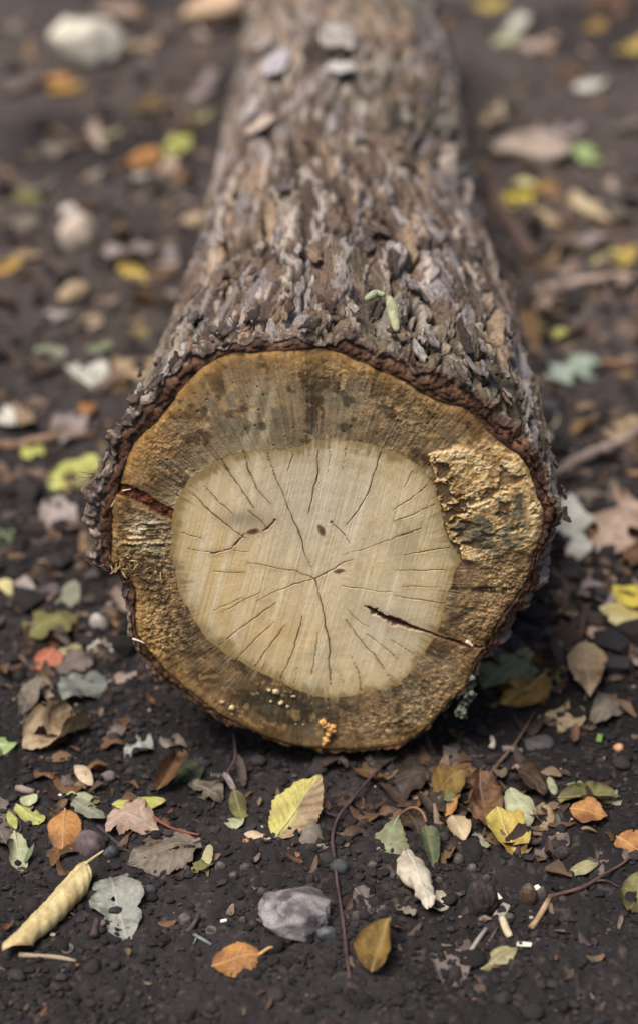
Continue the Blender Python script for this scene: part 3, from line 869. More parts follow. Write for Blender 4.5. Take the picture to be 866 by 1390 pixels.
seed_no = [100]
def leaf(shape, pal, bx, by, tx, ty, wpx, label, stalk=None, hb=2.0, ht=4.0, roll=0.0, hgroup="fallen leaves on the soil round the log", name="fallen_leaf", cat="leaf", stalk_pal=None, **kw):
    seed_no[0] += 7; sd = seed_no[0]
    B = ground_pt(bx, by, hb * 1e-3); T = ground_pt(tx, ty, ht * 1e-3)
    X = T - B; L = float(np.linalg.norm(X)); X /= L
    up = np.array([0, 0, 1.0]); N = up - X * (up @ X); N /= np.linalg.norm(N)
    Yv = np.cross(N, X)
    r = math.radians(roll)
    N, Yv = N * math.cos(r) + Yv * math.sin(r), Yv * math.cos(r) - N * math.sin(r)
    mid = (B + T) / 2
    q0, q1 = project(mid - Yv * 0.005), project(mid + Yv * 0.005)
    ppm = math.hypot(*(q1 - q0)[:2]) / 0.01
    W = wpx / max(ppm, 450)
    dep = float(project(mid)[2])
    big = max(wpx, L * F / dep)
    near = dep < 1.35
    rs = np.random.default_rng(sd)
    kw.setdefault('bend', float(rs.normal(0, .28))); kw.setdefault('twist', float(rs.normal(0, .35))); kw.setdefault('torn', .0 if rs.random() < .5 else .08 if shape != 'scrap' else .16)
    kw.setdefault('nu', int(np.clip(big / (2.2 if near else 5), 10, 56)))
    kw.setdefault('nv', int(np.clip(wpx / (2.6 if near else 5), 8, 30)))
    P, f, c = leaf_blade(L, W, shape, pal, sd, **kw)
    world = B + P[:, :1] * X + P[:, 1:2] * Yv + P[:, 2:] * N
    g = H(world[:, 0], world[:, 1]) + 0.0012
    low = world[:, 2] < g
    world[low, 2] = g[low] + 0.0006 * (P[low, 2] - P[:, 2].min()) / (np.ptp(P[:, 2]) + 1e-6)
    o = link(name, mesh_np(name, world - B, f, c), M_LEAF, None, label=label, category=cat, group=hgroup)
    o.location = B
    m = PAL[pal]
    if stalk_pal: m = PAL[stalk_pal]
    if stalk:
        sp = [ground_pt(x, y, z * 1e-3) for x, y, z in stalk]
        pts = smooth_path(sp, 14)
        rad = np.linspace(0.0011, 0.0008, 14) * (1 if near else 1.3)
        V, F3 = tube(pts - B, rad, 6)
        link("stalk", mesh_np("stalk", V, F3, np.tile(lin(*m[2]), (len(V), 1))), M_LEAF, o)
    if near and big > 45 and not kw.get('half') and kw.get('torn', 0) < .3:
        # raised midrib along the middle of the blade
        nu, nv = kw['nu'], kw['nv']
        G = (world - B).reshape(nu, nv, 3)
        a = G[:, nv // 2] if nv % 2 else 0.5 * (G[:, nv // 2] + G[:, nv // 2 - 1])
        a = a[: int(nu * .93)]
        V, F3 = tube(a, np.linspace(0.0007, 0.0002, len(a)), 5)
        link("midrib", mesh_np("midrib", V, F3, np.tile(lin(*m[2]) * .9, (len(V), 1))), M_LEAF, o)
    return o

# ---- leaves in front of the cut face
leaf('elm','paleyellow',117,1172,4,1290,84,"pale yellow leaf rolled into a tube with pleated veins and a long stalk",stalk=[(117,1172,17),(128,1164,16),(141,1155,14)],curl=-6.0,pleat=.34,crumple=.15,hb=15,ht=12,roll=-12,torn=0,bend=0,twist=0)
leaf('softlobe','silver',174,1276,150,1190,80,"silvery lobed leaf with small holes lying flat beside the yellow rolled leaf",curl=.25,holes=.10,crumple=.7,hb=2,ht=4,nu=56,nv=40)
leaf('elm','orange',89,1097,85,1159,47,"rusty orange oval leaf lying above the yellow rolled leaf",curl=-.5,hb=6,ht=3,crumple=.5)
leaf('elm','taupe',272,1139,173,1172,66,"grey brown serrated leaf below the red twig",curl=-.5,crumple=.9,pleat=.6,hb=4,ht=3,stalk=[(272,1139,4),(262,1143,4)])
leaf('oak','pinktan',216,1122,146,1106,56,"pinkish tan lobed leaf above the grey brown serrated leaf",curl=-.4,crumple=1.0,hb=5,ht=3)
leaf('oval','greygreen',98,1084,141,1113,24,"blue grey oval leaflet beside the top of the rusty orange leaf",curl=-.5,hb=5,ht=6,name="leaflet",crumple=.2)
leaf('oval','palegreen',91,1078,126,1082,16,"small pale leaflet just above the blue grey oval leaflet",curl=-.4,hb=4,ht=6,name="leaflet",crumple=.2)
leaf('oval','olive',116,1082,136,1086,13,"olive leaflet tip poking from behind the blue grey leaflet",curl=-.3,hb=2,ht=4,name="leaflet",crumple=.2)
leaf('lance','yellowgreen',154,1096,226,1085,22,"long olive yellow leaflet with brown ends above the pinkish lobed leaf",curl=-.9,bend=-.4,hb=3,ht=6,name="leaflet",crumple=.4)
leaf('oval','yellowgreen',22,1094,60,1113,24,"pale green and yellow leaflet with a speckled end near the left edge",curl=-.6,hb=4,ht=5,name="leaflet",crumple=.3)
leaf('oval','palegreen',28,1091,52,1080,14,"little whitish green leaflet topmost of the leaflets near the left edge",curl=-.4,hb=4,ht=6,name="leaflet",crumple=.2)
leaf('lance','yellowgreen',12,1100,22,1124,14,"narrow pale leaflet pointing down at the mauve leaf on the left edge",curl=-.5,hb=5,ht=5,name="leaflet",crumple=.2)
leaf('lance','palegreen',20,1127,31,1184,24,"pale green curled leaflet standing upright at the left edge",curl=2.2,hb=9,ht=3,name="leaflet",crumple=.4)
leaf('lance','green',34,1172,48,1146,7,"thin green sliver beside the pale upright leaflet",curl=.5,hb=3,ht=9,name="leaflet",crumple=.2)
leaf('broad','mauve',-22,1088,18,1160,58,"dull mauve brown dead leaf cut by the left edge of the view",curl=.6,crumple=1.8,hb=3,ht=3)
leaf('elm','ripe',374,1138,436,1052,62,"yellow green leaf with a brown margin leaning up below the log",curl=-.75,hb=1,ht=26,pleat=.9,crumple=.6,roll=-14,edgeb=.5,side='tan',bend=-.2,twist=.1)
leaf('lance','paletan',332,1132,369,1136,12,"narrow tan leaflet at the foot of the yellow green leaf",curl=-.6,hb=3,ht=3,name="leaflet",crumple=.3)
leaf('oak','brown',214,1078,248,1013,52,"folded chestnut brown leaf standing on edge left of the log's shadow",curl=1.1,fold=.7,hb=1,ht=24,roll=-25,crumple=1.3)
leaf('elm','darkgreen',238,1058,276,1026,40,"dark green leaf half hidden behind the chestnut brown leaf",curl=.3,hb=2,ht=8,crumple=.8)
leaf('scrap','taupe',262,1062,300,1084,34,"crumpled grey leaf scrap under the purple stalk",curl=.8,hb=3,ht=5,crumple=2.4)
leaf('scrap','palemauve',284,1064,314,1056,24,"pale curled leaf scrap resting on the crumpled grey scrap",curl=1.2,hb=8,ht=9,crumple=2.0)
leaf('lance','olive',318,1074,332,1120,24,"olive leaflet hanging down left of the yellow green leaf",curl=-.5,hb=8,ht=2,name="leaflet",crumple=.4)
leaf('oval','palegreen',306,1112,330,1120,20,"pale yellow green leaflet flat at the foot of the olive leaflet",curl=-.4,hb=2,ht=3,name="leaflet",crumple=.3)
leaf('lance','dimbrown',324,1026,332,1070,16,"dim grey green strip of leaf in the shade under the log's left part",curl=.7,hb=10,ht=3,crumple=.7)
leaf('scrap','taupe',220,1012,252,998,24,"crumpled pale grey leaf scrap beside the top of the chestnut leaf",curl=1.0,hb=3,ht=6,crumple=2.4)
leaf('scrap','silver',168,1015,206,1008,36,"heap like crumpled grey leaf scrap left of the log's underside",curl=1.0,hb=3,ht=9,crumple=3.0)
leaf('lance','mauve',136,1008,182,976,18,"long mauve sliver of dead leaf pointing up towards the log",curl=.5,hb=2,ht=3,crumple=1.0)
leaf('scrap','brown',136,1010,164,1018,18,"small dark brown scrap under the mauve sliver",curl=.4,hb=2,ht=2,crumple=1.0)
leaf('broad','tan',112,980,32,1018,78,"tan leaf rolled lengthwise with a dark hollow end at the left",curl=3.2,hb=4,ht=4,crumple=1.0)
leaf('elm','taupe',52,930,30,982,28,"greenish grey leaf standing behind the tan rolled leaf",curl=1.2,hb=10,ht=4,crumple=1.0)
leaf('oval','limegreen',-16,1008,20,1014,36,"bright light green leaf cut by the left edge",curl=-.5,hb=4,ht=5,crumple=.3)
leaf('lance','paletan',104,1046,126,1066,20,"small cream yellow leaf bent like a hook on bare soil",curl=-.6,bend=-1.3,hb=4,ht=4,crumple=.5)
leaf('scrap','brown',46,1052,76,1058,18,"rust brown leaf scrap under the tan rolled leaf",curl=.5,hb=3,ht=5,crumple=1.3)
leaf('scrap','mauve',84,1060,108,1072,22,"dull mauve scrap left below the hooked cream leaf",curl=.3,hb=2,ht=2,crumple=1.0)
leaf('elm','orange',288,1312,366,1290,42,"amber leaf at the bottom with a thin curved stalk",curl=-.4,hb=3,ht=4,crumple=.6,stalk=[(352,1296,4),(366,1286,7),(377,1285,5)])
leaf('elm','darkgold',506,1322,528,1243,70,"folded yellow leaf with a dark hollow and its tip pointing up",curl=1.5,fold=.5,hb=2,ht=20,crumple=.8,roll=10)
leaf('elm','cream',552,1150,586,1238,60,"cream curled leaf with a serrated edge pointing down to the right",curl=-3.2,hb=13,ht=12,crumple=.9,twist=.4,bend=-.3)
leaf('elm','cream',576,1222,615,1222,34,"serrated cream tip torn off beside the cream curled leaf",curl=-.4,hb=3,ht=3,crumple=.8)
leaf('scrap','mauve',482,1212,516,1236,34,"ragged brown leaf scrap left of the cream curled leaf",curl=.6,hb=3,ht=4,crumple=1.6)
leaf('scrap','brown',468,1246,478,1220,12,"thin brown flake beside the purple twig",curl=.6,hb=2,ht=5,crumple=1.0)
leaf('scrap','taupe',536,1230,562,1246,16,"small tan brown flake under the cream curled leaf",curl=.5,hb=3,ht=3,crumple=1.0)
leaf('tri','sage',541,1106,520,1156,76,"sage green half leaf shaped like a triangle in front of the log",curl=-.5,hb=11,ht=2,crumple=.5)
leaf('elm','green',578,1116,590,1179,30,"dark green folded leaf hanging from a brown arched stalk",curl=.8,fold=.7,hb=12,ht=3,crumple=.6,stalk=[(578,1116,12),(574,1101,16),(560,1094,17),(546,1102,10),(540,1110,3)],stalk_pal='brown')
leaf('scrap','taupe',414,1130,446,1146,34,"grey brown leaf scrap left of the purple twig",curl=.5,hb=3,ht=4,crumple=1.6)
leaf('scrap','taupe',458,1152,482,1118,30,"grey brown leaf scrap right of the purple twig",curl=.6,hb=3,ht=5,crumple=1.6)
leaf('broad','mauve',640,1310,580,1296,60,"dusty mauve leaf at the bottom edge right of the folded yellow leaf",curl=-.5,hb=3,ht=3,crumple=1.0)
leaf('elm','paleolive',652,1312,702,1286,30,"olive tan leaf at the bottom edge below the broken splinters",curl=-.4,hb=3,ht=3,crumple=.6)
leaf('elm','paletan',618,1104,630,1143,30,"light tan leaf standing on its tip right of the dark green leaf",curl=.9,hb=16,ht=2,crumple=.8)
leaf('scrap','greygreen',642,1132,664,1156,14,"grey green shred right of the light tan leaf",curl=.5,hb=3,ht=3,crumple=.8)
leaf('elm','yellow',672,1102,706,1164,56,"yellow leaf curled on itself with a golden brown tip",curl=1.8,hb=14,ht=3,crumple=1.3,twist=.6)
leaf('elm','mauve',764,1122,728,1166,34,"dark taupe leaf right of the golden brown tip",curl=1.0,hb=6,ht=3,crumple=1.4)
leaf('elm','brown',648,1048,664,1131,62,"big chestnut leaf standing in the middle of the heap",curl=.9,fold=.3,hb=20,ht=5,crumple=1.8)
leaf('elm','darkgold',586,1078,634,1048,44,"golden brown leaf propped against the big chestnut leaf",curl=-.6,hb=5,ht=16,crumple=1.2)
leaf('lance','green',602,1086,624,1072,16,"small green leaflet lying on the golden brown leaf",curl=-.5,hb=10,ht=12,name="leaflet",crumple=.3)
leaf('elm','orange',604,1106,624,1084,18,"rust orange sliver under the small green leaflet",curl=.8,hb=4,ht=8,crumple=1.0)
leaf('elm','darkbrown',698,1034,740,1088,44,"dark brown curled leaf upper right of the heap",curl=2.0,hb=14,ht=5,crumple=1.6)
leaf('lance','palegreen',692,1070,718,1122,36,"pale sage leaf hanging between the dark brown and yellow leaves",curl=-.7,hb=16,ht=3,crumple=.5)
leaf('lance','tan',724,1094,748,1122,34,"small tan leaf rolled like a cigar in the heap",curl=3.4,hb=6,ht=3,crumple=.5)
leaf('lance','olive',756,1086,842,1078,34,"long olive roll of leaf with a grey green end",curl=3.0,hb=5,ht=4,crumple=.9)
leaf('scrap','greygreen',816,1078,842,1090,20,"grey green leaf scrap at the right end of the long olive roll",curl=1.5,hb=4,ht=3,crumple=.9)
leaf('scrap','greygreen',770,1064,786,1076,24,"greyish green scrap above the long olive roll",curl=.6,hb=4,ht=5,crumple=1.2)
leaf('scrap','bluegrey',736,1100,766,1126,28,"grey green torn leaf flat behind the small tan cigar leaf",curl=.3,hb=2,ht=2,crumple=1.2)
leaf('elm','orange',774,1102,822,1112,32,"orange leaf with dark specks below the long olive roll",curl=.6,hb=5,ht=4,crumple=.7)
leaf('oval','palegreen',744,1054,754,1078,12,"little pale green leaflet standing above the dark brown curled leaf",curl=-.4,hb=8,ht=3,name="leaflet",crumple=.2)
leaf('lance','paleolive',768,1185,812,1172,18,"slim pale green leaflet curved on the soil at the right",curl=-.7,bend=-.5,hb=3,ht=5,name="leaflet",crumple=.3)
leaf('elm','orange',836,1136,884,1158,44,"amber leaf cut by the right edge",curl=-.4,hb=4,ht=6,crumple=.7)
leaf('scrap','mauve',802,1188,842,1152,46,"flat decayed brown leaf left of the amber leaf at the right edge",curl=.2,hb=2,ht=2,crumple=1.3)
leaf('elm','olive',876,1184,852,1242,50,"mottled olive leaf low on the right edge",curl=.6,hb=6,ht=3,crumple=1.0)
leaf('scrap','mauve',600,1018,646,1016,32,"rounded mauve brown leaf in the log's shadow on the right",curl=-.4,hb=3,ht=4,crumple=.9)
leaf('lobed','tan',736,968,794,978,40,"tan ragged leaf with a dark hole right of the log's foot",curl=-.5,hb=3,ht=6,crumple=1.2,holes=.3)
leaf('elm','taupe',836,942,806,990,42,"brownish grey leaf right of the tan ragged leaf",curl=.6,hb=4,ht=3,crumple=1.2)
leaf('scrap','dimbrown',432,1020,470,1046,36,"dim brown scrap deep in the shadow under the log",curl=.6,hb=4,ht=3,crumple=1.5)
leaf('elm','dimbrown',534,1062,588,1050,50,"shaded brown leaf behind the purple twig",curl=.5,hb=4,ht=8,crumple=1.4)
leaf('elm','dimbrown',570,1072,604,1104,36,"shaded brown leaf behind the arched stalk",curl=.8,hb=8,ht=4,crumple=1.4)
leaf('elm','brown',518,1112,544,1094,24,"small brown curled leaf left of the sage green half leaf",curl=1.2,hb=4,ht=9,crumple=1.0)
leaf('elm','darkbrown',552,1098,572,1134,34,"dark brown leaf under the arched stalk",curl=.8,hb=10,ht=3,crumple=1.2)
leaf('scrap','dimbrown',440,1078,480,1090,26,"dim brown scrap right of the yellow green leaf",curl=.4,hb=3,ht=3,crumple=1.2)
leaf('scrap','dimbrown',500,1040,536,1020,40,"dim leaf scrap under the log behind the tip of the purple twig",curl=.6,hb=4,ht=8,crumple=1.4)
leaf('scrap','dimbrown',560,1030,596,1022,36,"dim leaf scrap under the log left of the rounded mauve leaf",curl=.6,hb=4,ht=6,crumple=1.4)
leaf('elm','mauve',694,1134,720,1128,18,"brown sliver hidden below the pale sage leaf",curl=.5,hb=2,ht=4,crumple=.8)

# ---- left of the log
leaf('oval','creamyellow',-8,800,16,790,34,"pale yellow green leaf cut by the left edge above the olive lobed leaf",curl=-.4,hb=4,ht=5)
leaf('scrap','palemauve',20,800,44,790,28,"pale mauve scrap beside the pale leaf on the left edge",curl=.6,hb=3,ht=6)
leaf('elm','darkbrown',40,778,70,788,30,"dark brown leaf behind the mauve leaf at the left",curl=.8,hb=5,ht=5,crumple=1.4)
leaf('elm','mauve',72,788,54,824,34,"mauve tan leaf folded left of the grey green leaf",curl=.8,hb=12,ht=3,crumple=1.0)
leaf('lance','greygreen',102,788,80,830,32,"grey green leaf leaning beside the folded mauve tan leaf",curl=-.4,hb=12,ht=2,crumple=.5)
leaf('lobed','olive',106,838,34,862,58,"olive lobed leaf left of the log",curl=.5,hb=8,ht=6,crumple=1.2)
leaf('broad','redorange',76,882,46,914,38,"red orange leaf left of the log",curl=-.6,hb=10,ht=3,crumple=.6)
leaf('oval','paleolive',80,888,112,878,18,"pale olive leaflet right of the red orange leaf",curl=-.4,hb=4,ht=6,name="leaflet")
leaf('scrap','mauve',78,912,126,894,32,"dull brown leaf shreds right of the red orange leaf",curl=.8,hb=3,ht=6,crumple=2.0)
leaf('scrap','white',118,882,146,876,20,"small white leaf scrap left of the log",curl=.6,hb=4,ht=5)
leaf('scrap','white',150,874,166,884,18,"tiny whitish scrap closest to the log's left edge",curl=.6,hb=3,ht=4)
leaf('elm','bluegrey',130,908,86,952,56,"grey green leaf bent over with a serrated edge left of the log",curl=-.9,hb=8,ht=8,crumple=.8)
leaf('elm','taupe',52,922,30,978,36,"tan grey folded leaf left of the serrated grey green leaf",curl=1.4,hb=12,ht=4,crumple=1.0)
leaf('lance','pinktan',58,938,80,962,14,"pinkish splinter of leaf below the serrated grey green leaf",curl=.4,hb=3,ht=3)
leaf('elm','yellowgreen',128,620,66,668,80,"large yellow green leaf curled over near the log's left edge",curl=-2.2,hb=8,ht=3,crumple=1.0)
leaf('oval','yellowgreen',28,615,62,611,20,"small green yellow leaf left of the large yellow green leaf",curl=-.4,hb=4,ht=4)
leaf('scrap','palemauve',54,708,106,692,36,"lavender grey scrap below the large yellow green leaf",curl=.6,hb=3,ht=6)
leaf('oval','green',-14,724,20,718,34,"dull green leaf cut by the left edge halfway up",curl=-.4,hb=3,ht=4)
leaf('scrap','tan',54,772,70,752,22,"tan scrap above the dark brown leaf at the left",curl=.6,hb=3,ht=6)
leaf('broad','white',100,508,148,496,60,"white leaf lying left of the log",curl=-.4,hb=6,ht=8,crumple=.8)
leaf('elm','sage',118,470,152,474,30,"sage green leaf behind the white leaf",curl=-.4,hb=6,ht=8)
leaf('elm','tan',222,486,150,508,42,"orange tan leaf between the white leaf and the log",curl=-.7,hb=6,ht=4)
leaf('lobed','palemauve',72,570,118,580,52,"pink grey leaf lying on the long stick",curl=-.5,hb=14,ht=10,crumple=1.0)
leaf('scrap','white',-6,570,22,566,34,"whitish scrap at the left edge by the long stick",curl=.6,hb=8,ht=8)
leaf('scrap','tan',22,574,48,566,30,"orange tan scrap beside the whitish one by the long stick",curl=.6,hb=6,ht=8)
leaf('oval','orange',108,556,132,552,22,"small orange leaf above the pink grey leaf",curl=-.4,hb=4,ht=5)
leaf('scrap','greygreen',50,470,86,488,26,"dull grey green scrap left of the sage green leaf by the white leaf",curl=.4,hb=4,ht=5)
leaf('lance','tan',110,380,84,410,34,"orange brown leaf standing far left of the log",curl=-.8,hb=12,ht=4)
leaf('scrap','palemauve',58,438,92,424,28,"mauve scrap below the orange brown leaf",curl=.4,hb=4,ht=5)
leaf('scrap','tan',116,438,138,432,22,"tan scrap right of the mauve scrap",curl=.4,hb=4,ht=5)
leaf('oval','olive',172,462,200,448,22,"olive leaf near the log's left edge above the orange tan leaf",curl=-.4,hb=4,ht=5)
leaf('elm','yellow',160,352,202,386,30,"yellow leaf on bare soil far left of the log",curl=-.8,hb=6,ht=4)
leaf('elm','gold',-12,372,26,342,40,"golden leaf cut by the left edge far back",curl=-.5,hb=5,ht=8)
leaf('lance','tan',20,352,60,342,24,"tan strip right of the golden leaf",curl=-.5,hb=5,ht=6)
leaf('scrap','palemauve',180,346,210,334,28,"pale scrap above the yellow leaf",curl=.6,hb=6,ht=8)
leaf('scrap','palemauve',138,356,162,334,28,"mauve grey scrap left of the yellow leaf",curl=.6,hb=6,ht=8)
leaf('oval','olive',18,268,54,262,28,"olive green leaf far back at the left",curl=-.4,hb=4,ht=6)
leaf('oval','paletan',248,304,274,290,26,"pale yellow leaf against the log's left side",curl=-.4,hb=4,ht=6)
leaf('elm','orange',166,226,214,198,42,"rusty orange leaf far back left of the log",curl=-1.0,hb=6,ht=12)
leaf('elm','yellowgreen',230,214,256,182,34,"yellow green leaf far back beside the rusty orange leaf",curl=-.4,hb=4,ht=8)
leaf('elm','pinktan',236,210,214,242,28,"pinkish leaf under the rusty orange leaf",curl=-.4,hb=6,ht=4)
leaf('scrap','white',180,246,212,234,26,"whitish scrap below the rusty orange leaf",curl=.4,hb=4,ht=6)
leaf('oval','paleolive',130,190,160,174,26,"pale dull green leaf far back at the left",curl=-.4,hb=4,ht=6)
leaf('elm','gold',70,128,114,108,30,"bright amber leaf far back below the white stone",curl=-.6,hb=6,ht=10)
leaf('elm','orange',48,112,96,98,26,"orange brown leaf far back touching the white stone's foot",curl=-.6,hb=6,ht=10)
leaf('elm','darkgold',176,148,218,132,26,"dark gold leaf far back right of the amber leaf",curl=-.5,hb=5,ht=8)
leaf('elm','tan',176,68,214,46,34,"tan orange leaf far back right of the white stone",curl=-.5,hb=6,ht=12)
leaf('scrap','palemauve',258,140,288,92,32,"pale strip of leaf far back against the log",curl=.5,hb=6,ht=10)
leaf('oval','paleolive',262,166,286,148,22,"pale green leaf far back close to the log",curl=-.4,hb=4,ht=6)
leaf('elm','pinktan',130,10,190,18,36,"reddish tan leaf at the top edge left of the log",curl=-.4,hb=8,ht=8)
leaf('scrap','taupe',0,40,40,20,44,"brown grey scrap in the top left corner",curl=.6,hb=6,ht=10)
leaf('scrap','mauve',10,130,50,100,50,"mauve brown scrap left below the white stone",curl=.6,hb=6,ht=8)
leaf('scrap','taupe',8,300,50,310,36,"dull brown scrap below the olive green leaf",curl=.4,hb=4,ht=5)
leaf('scrap','taupe',60,210,100,196,36,"dull tan scrap at the far left between two leaves",curl=.4,hb=4,ht=6)

# ---- right of the log
leaf('elm','creamyellow',884,850,813,826,38,"pale yellow leaf cut by the right edge",curl=-.4,hb=6,ht=6,crumple=.5)
leaf('elm','brightyellow',886,826,830,792,40,"bright yellow leaf behind the pale yellow leaf at the right",curl=-.4,hb=8,ht=8,crumple=.6)
leaf('elm','palemauve',838,796,782,806,34,"mauve leaf tapering left from the bright yellow leaf",curl=-.9,hb=8,ht=4,crumple=1.0)
leaf('elm','tan',794,870,800,950,54,"tall tan leaf standing curled right of the log",curl=1.5,hb=24,ht=3,crumple=1.2)
leaf('broad','sage',716,880,650,936,76,"large dull green leaf beside the log's lower right edge",curl=-.5,hb=8,ht=4,crumple=.8)
leaf('elm','gold',742,920,676,956,50,"golden leaf pointing left under the large dull green leaf",curl=-.6,hb=8,ht=4,crumple=.7)
leaf('oval','yellowgreen',732,940,764,900,30,"lime tinted leaf between the golden and tall tan leaves",curl=-.4,hb=4,ht=8)
leaf('scrap','pinktan',800,866,856,884,32,"pinkish brown leaf shreds below the pale yellow leaf",curl=.7,hb=4,ht=5,crumple=2.0)
leaf('scrap','mauve',790,850,812,842,18,"brown sliver left of the pinkish shreds",curl=.4,hb=3,ht=4)
leaf('lobed','taupe',776,676,832,650,60,"olive grey leaf lying right of the log under the thick stick",curl=-.4,hb=5,ht=8,crumple=1.0)
leaf('lobed','white',772,674,782,760,60,"cream white ragged leaf close to the log's right edge",curl=-.5,hb=16,ht=4,crumple=1.2)
leaf('lobed','pinktan',872,672,810,748,92,"large pinkish tan leaf at the right edge",curl=-.6,hb=20,ht=6,crumple=1.2)
leaf('elm','brown',868,738,852,776,36,"brown leaf at the right edge below the large pinkish leaf",curl=.6,hb=8,ht=3)
leaf('lobed','mint',744,516,806,486,62,"mint green lobed leaf right of the log",curl=-.4,hb=6,ht=10,crumple=.7)
leaf('oval','olive',716,464,734,432,26,"mustard leaf against the log's right side",curl=-.4,hb=4,ht=8)
leaf('oval','yellowgreen',742,458,768,446,22,"yellow olive leaf above the mint green leaf",curl=-.4,hb=4,ht=6)
leaf('scrap','tan',784,560,806,542,22,"rusty tan scrap below the mint green leaf",curl=.4,hb=4,ht=6)
leaf('lance','cream',724,558,752,584,32,"cream grey leaf against the log right of the bark",curl=-.4,hb=6,ht=4)
leaf('scrap','tan',826,592,868,566,40,"tan curled scrap at the right edge above the thick stick",curl=.6,hb=6,ht=10)
leaf('oval','limegreen',782,196,812,220,34,"light green leaf far back right of the log",curl=-.4,hb=10,ht=4)
leaf('broad','brightyellow',680,262,722,270,54,"bright yellow leaf far back close to the log's right side",curl=-.4,hb=6,ht=6)
leaf('oval','creamyellow',694,250,724,240,28,"cream leaf resting on top of the bright yellow leaf",curl=-.4,hb=12,ht=14)
leaf('elm','gold',720,256,758,248,28,"dark gold leaf right of the cream leaf",curl=-.5,hb=6,ht=8)
leaf('lance','paletan',776,264,824,300,34,"pale tan boat shaped leaf far back at the right",curl=-.8,hb=10,ht=6)
leaf('lance','tan',726,282,778,316,30,"tan boat shaped leaf left of the paler one",curl=-.8,hb=8,ht=5)
leaf('elm','yellowgreen',810,356,836,334,32,"yellow green leaf far back near the right edge",curl=-.5,hb=4,ht=8)
leaf('elm','yellow',838,358,862,330,30,"mustard yellow leaf far back touching the right edge",curl=-.5,hb=4,ht=10)
leaf('scrap','palemauve',786,340,820,322,34,"mauve scrap left of the yellow green leaf",curl=.5,hb=4,ht=6)
leaf('scrap','taupe',824,300,862,290,30,"brown scrap right of the boat shaped leaves",curl=.5,hb=4,ht=6)
leaf('elm','paletan',662,172,680,138,30,"pale yellow leaf far back touching the log's right side",curl=-.4,hb=4,ht=10)
leaf('scrap','white',784,124,822,106,36,"bluish white scrap far back at the right",curl=.5,hb=5,ht=8)
leaf('scrap','palemauve',742,184,792,168,34,"lavender grey scrap above the bark slab",curl=.5,hb=5,ht=8)
leaf('broad','yellow',640,10,690,-2,34,"yellow leaf at the top edge right of the log",curl=-.4,hb=5,ht=8)
leaf('oval','palegreen',674,60,702,38,28,"pale green leaf far back right of the log's far part",curl=-.4,hb=4,ht=8)
leaf('scrap','white',690,40,716,18,32,"greyish white scrap behind the pale green leaf",curl=.4,hb=4,ht=8)
leaf('broad','pinktan',710,68,754,46,48,"pink tan leaf far back at the right",curl=-.4,hb=5,ht=10)
leaf('elm','gold',794,42,822,24,30,"amber leaf in the top right part",curl=-.5,hb=5,ht=8)
leaf('elm','yellow',844,72,876,48,36,"yellow leaf cut by the right edge near the top",curl=-.5,hb=5,ht=8)
leaf('scrap','brown',760,110,780,86,40,"brown scrap far back left of the bluish white scrap",curl=.5,hb=5,ht=8)
leaf('scrap','taupe',836,180,872,160,40,"brown grey scrap at the right edge far back",curl=.5,hb=5,ht=8)
leaf('scrap','brown',800,10,850,-4,40,"dark brown scrap at the top right corner",curl=.5,hb=5,ht=8)
leaf('scrap','pinktan',730,420,760,400,30,"pinkish scrap left under the pale long stick",curl=.5,hb=5,ht=6)
leaf('lance','mauve',788,440,794,400,18,"mauve strip below the pale long stick",curl=.4,hb=4,ht=5)

# ------------------------------------------------------------------ stones, clods, pebbles
def ico(sub):
    import bmesh
    bm = bmesh.new(); bmesh.ops.create_icosphere(bm, subdivisions=sub, radius=1.0)
    v = np.array([x.co[:] for x in bm.verts]); f = np.array([[x.index for x in p.verts] for p in bm.faces]); bm.free()
    return v, f
ICO = {s: ico(s) for s in (1, 2, 3, 4, 5)}

def stone(name, px, py, wpx, hpx, label, cat, colr, col2, seed, angular=.8, sub=4, tall=.6, rot=0.0, sink=.25, rough=.03, group="stones and clods on the soil", mat=None, gran=0.0):
    v, f = ICO[sub]
    r = np.random.default_rng(seed)
    n = r.normal(size=(16, 3)); n /= np.linalg.norm(n, axis=1)[:, None]
    dd = r.uniform(0.72, 1.0, 16)
    t = (v @ n.T); rad = np.min(np.where(t > .05, dd[None] / np.maximum(t, .05), 9), 1)
    rad = 1 + (np.minimum(rad, 1.15) - 1) * angular
    rad = rad + rough * (fbm(v[:, 0] * 4 + v[:, 2], v[:, 1] * 4 - v[:, 2] * 2, seed, 4)) + gran * np.abs(fbm(v[:, 0] * 9 + v[:, 2] * 3, v[:, 1] * 9 - v[:, 2] * 5, seed + 1, 3))
    p = ground_pt(px, py + hpx * .25, 0)
    s = project(p)[2] / F
    a = wpx * s / 2; b = a * .8; cz = max(hpx * s * 0.62 * tall / .6, .0015)
    q = v * rad[:, None] * np.array([a, b, cz])
    c, s_ = math.cos(rot), math.sin(rot)
    q = np.stack([q[:, 0] * c - q[:, 1] * s_, q[:, 0] * s_ + q[:, 1] * c, q[:, 2]], -1)
    n1 = fbm(v[:, 0] * 3 + v[:, 2] * 2, v[:, 1] * 3 - v[:, 2], seed + 5, 4); n2 = fbm(v[:, 0] * 1.2 + v[:, 2] * 7, v[:, 1] * 2, seed + 6, 4)
    cc = mixc(np.broadcast_to(lin(*colr), (len(v), 3)), lin(*col2), sstep(-.3, .4, n1))
    cc = mixc(cc, lin(*colr) * 1.6, sstep(.2, .5, n2) * .6)
    o = link(name, mesh_np(name, q, f, cc, smooth=angular < .5 or True), mat or M_STONE, None, label=label, category=cat, group=group)
    o.location = p + np.array([0, 0, cz * (1 - sink) * .75])
    return o

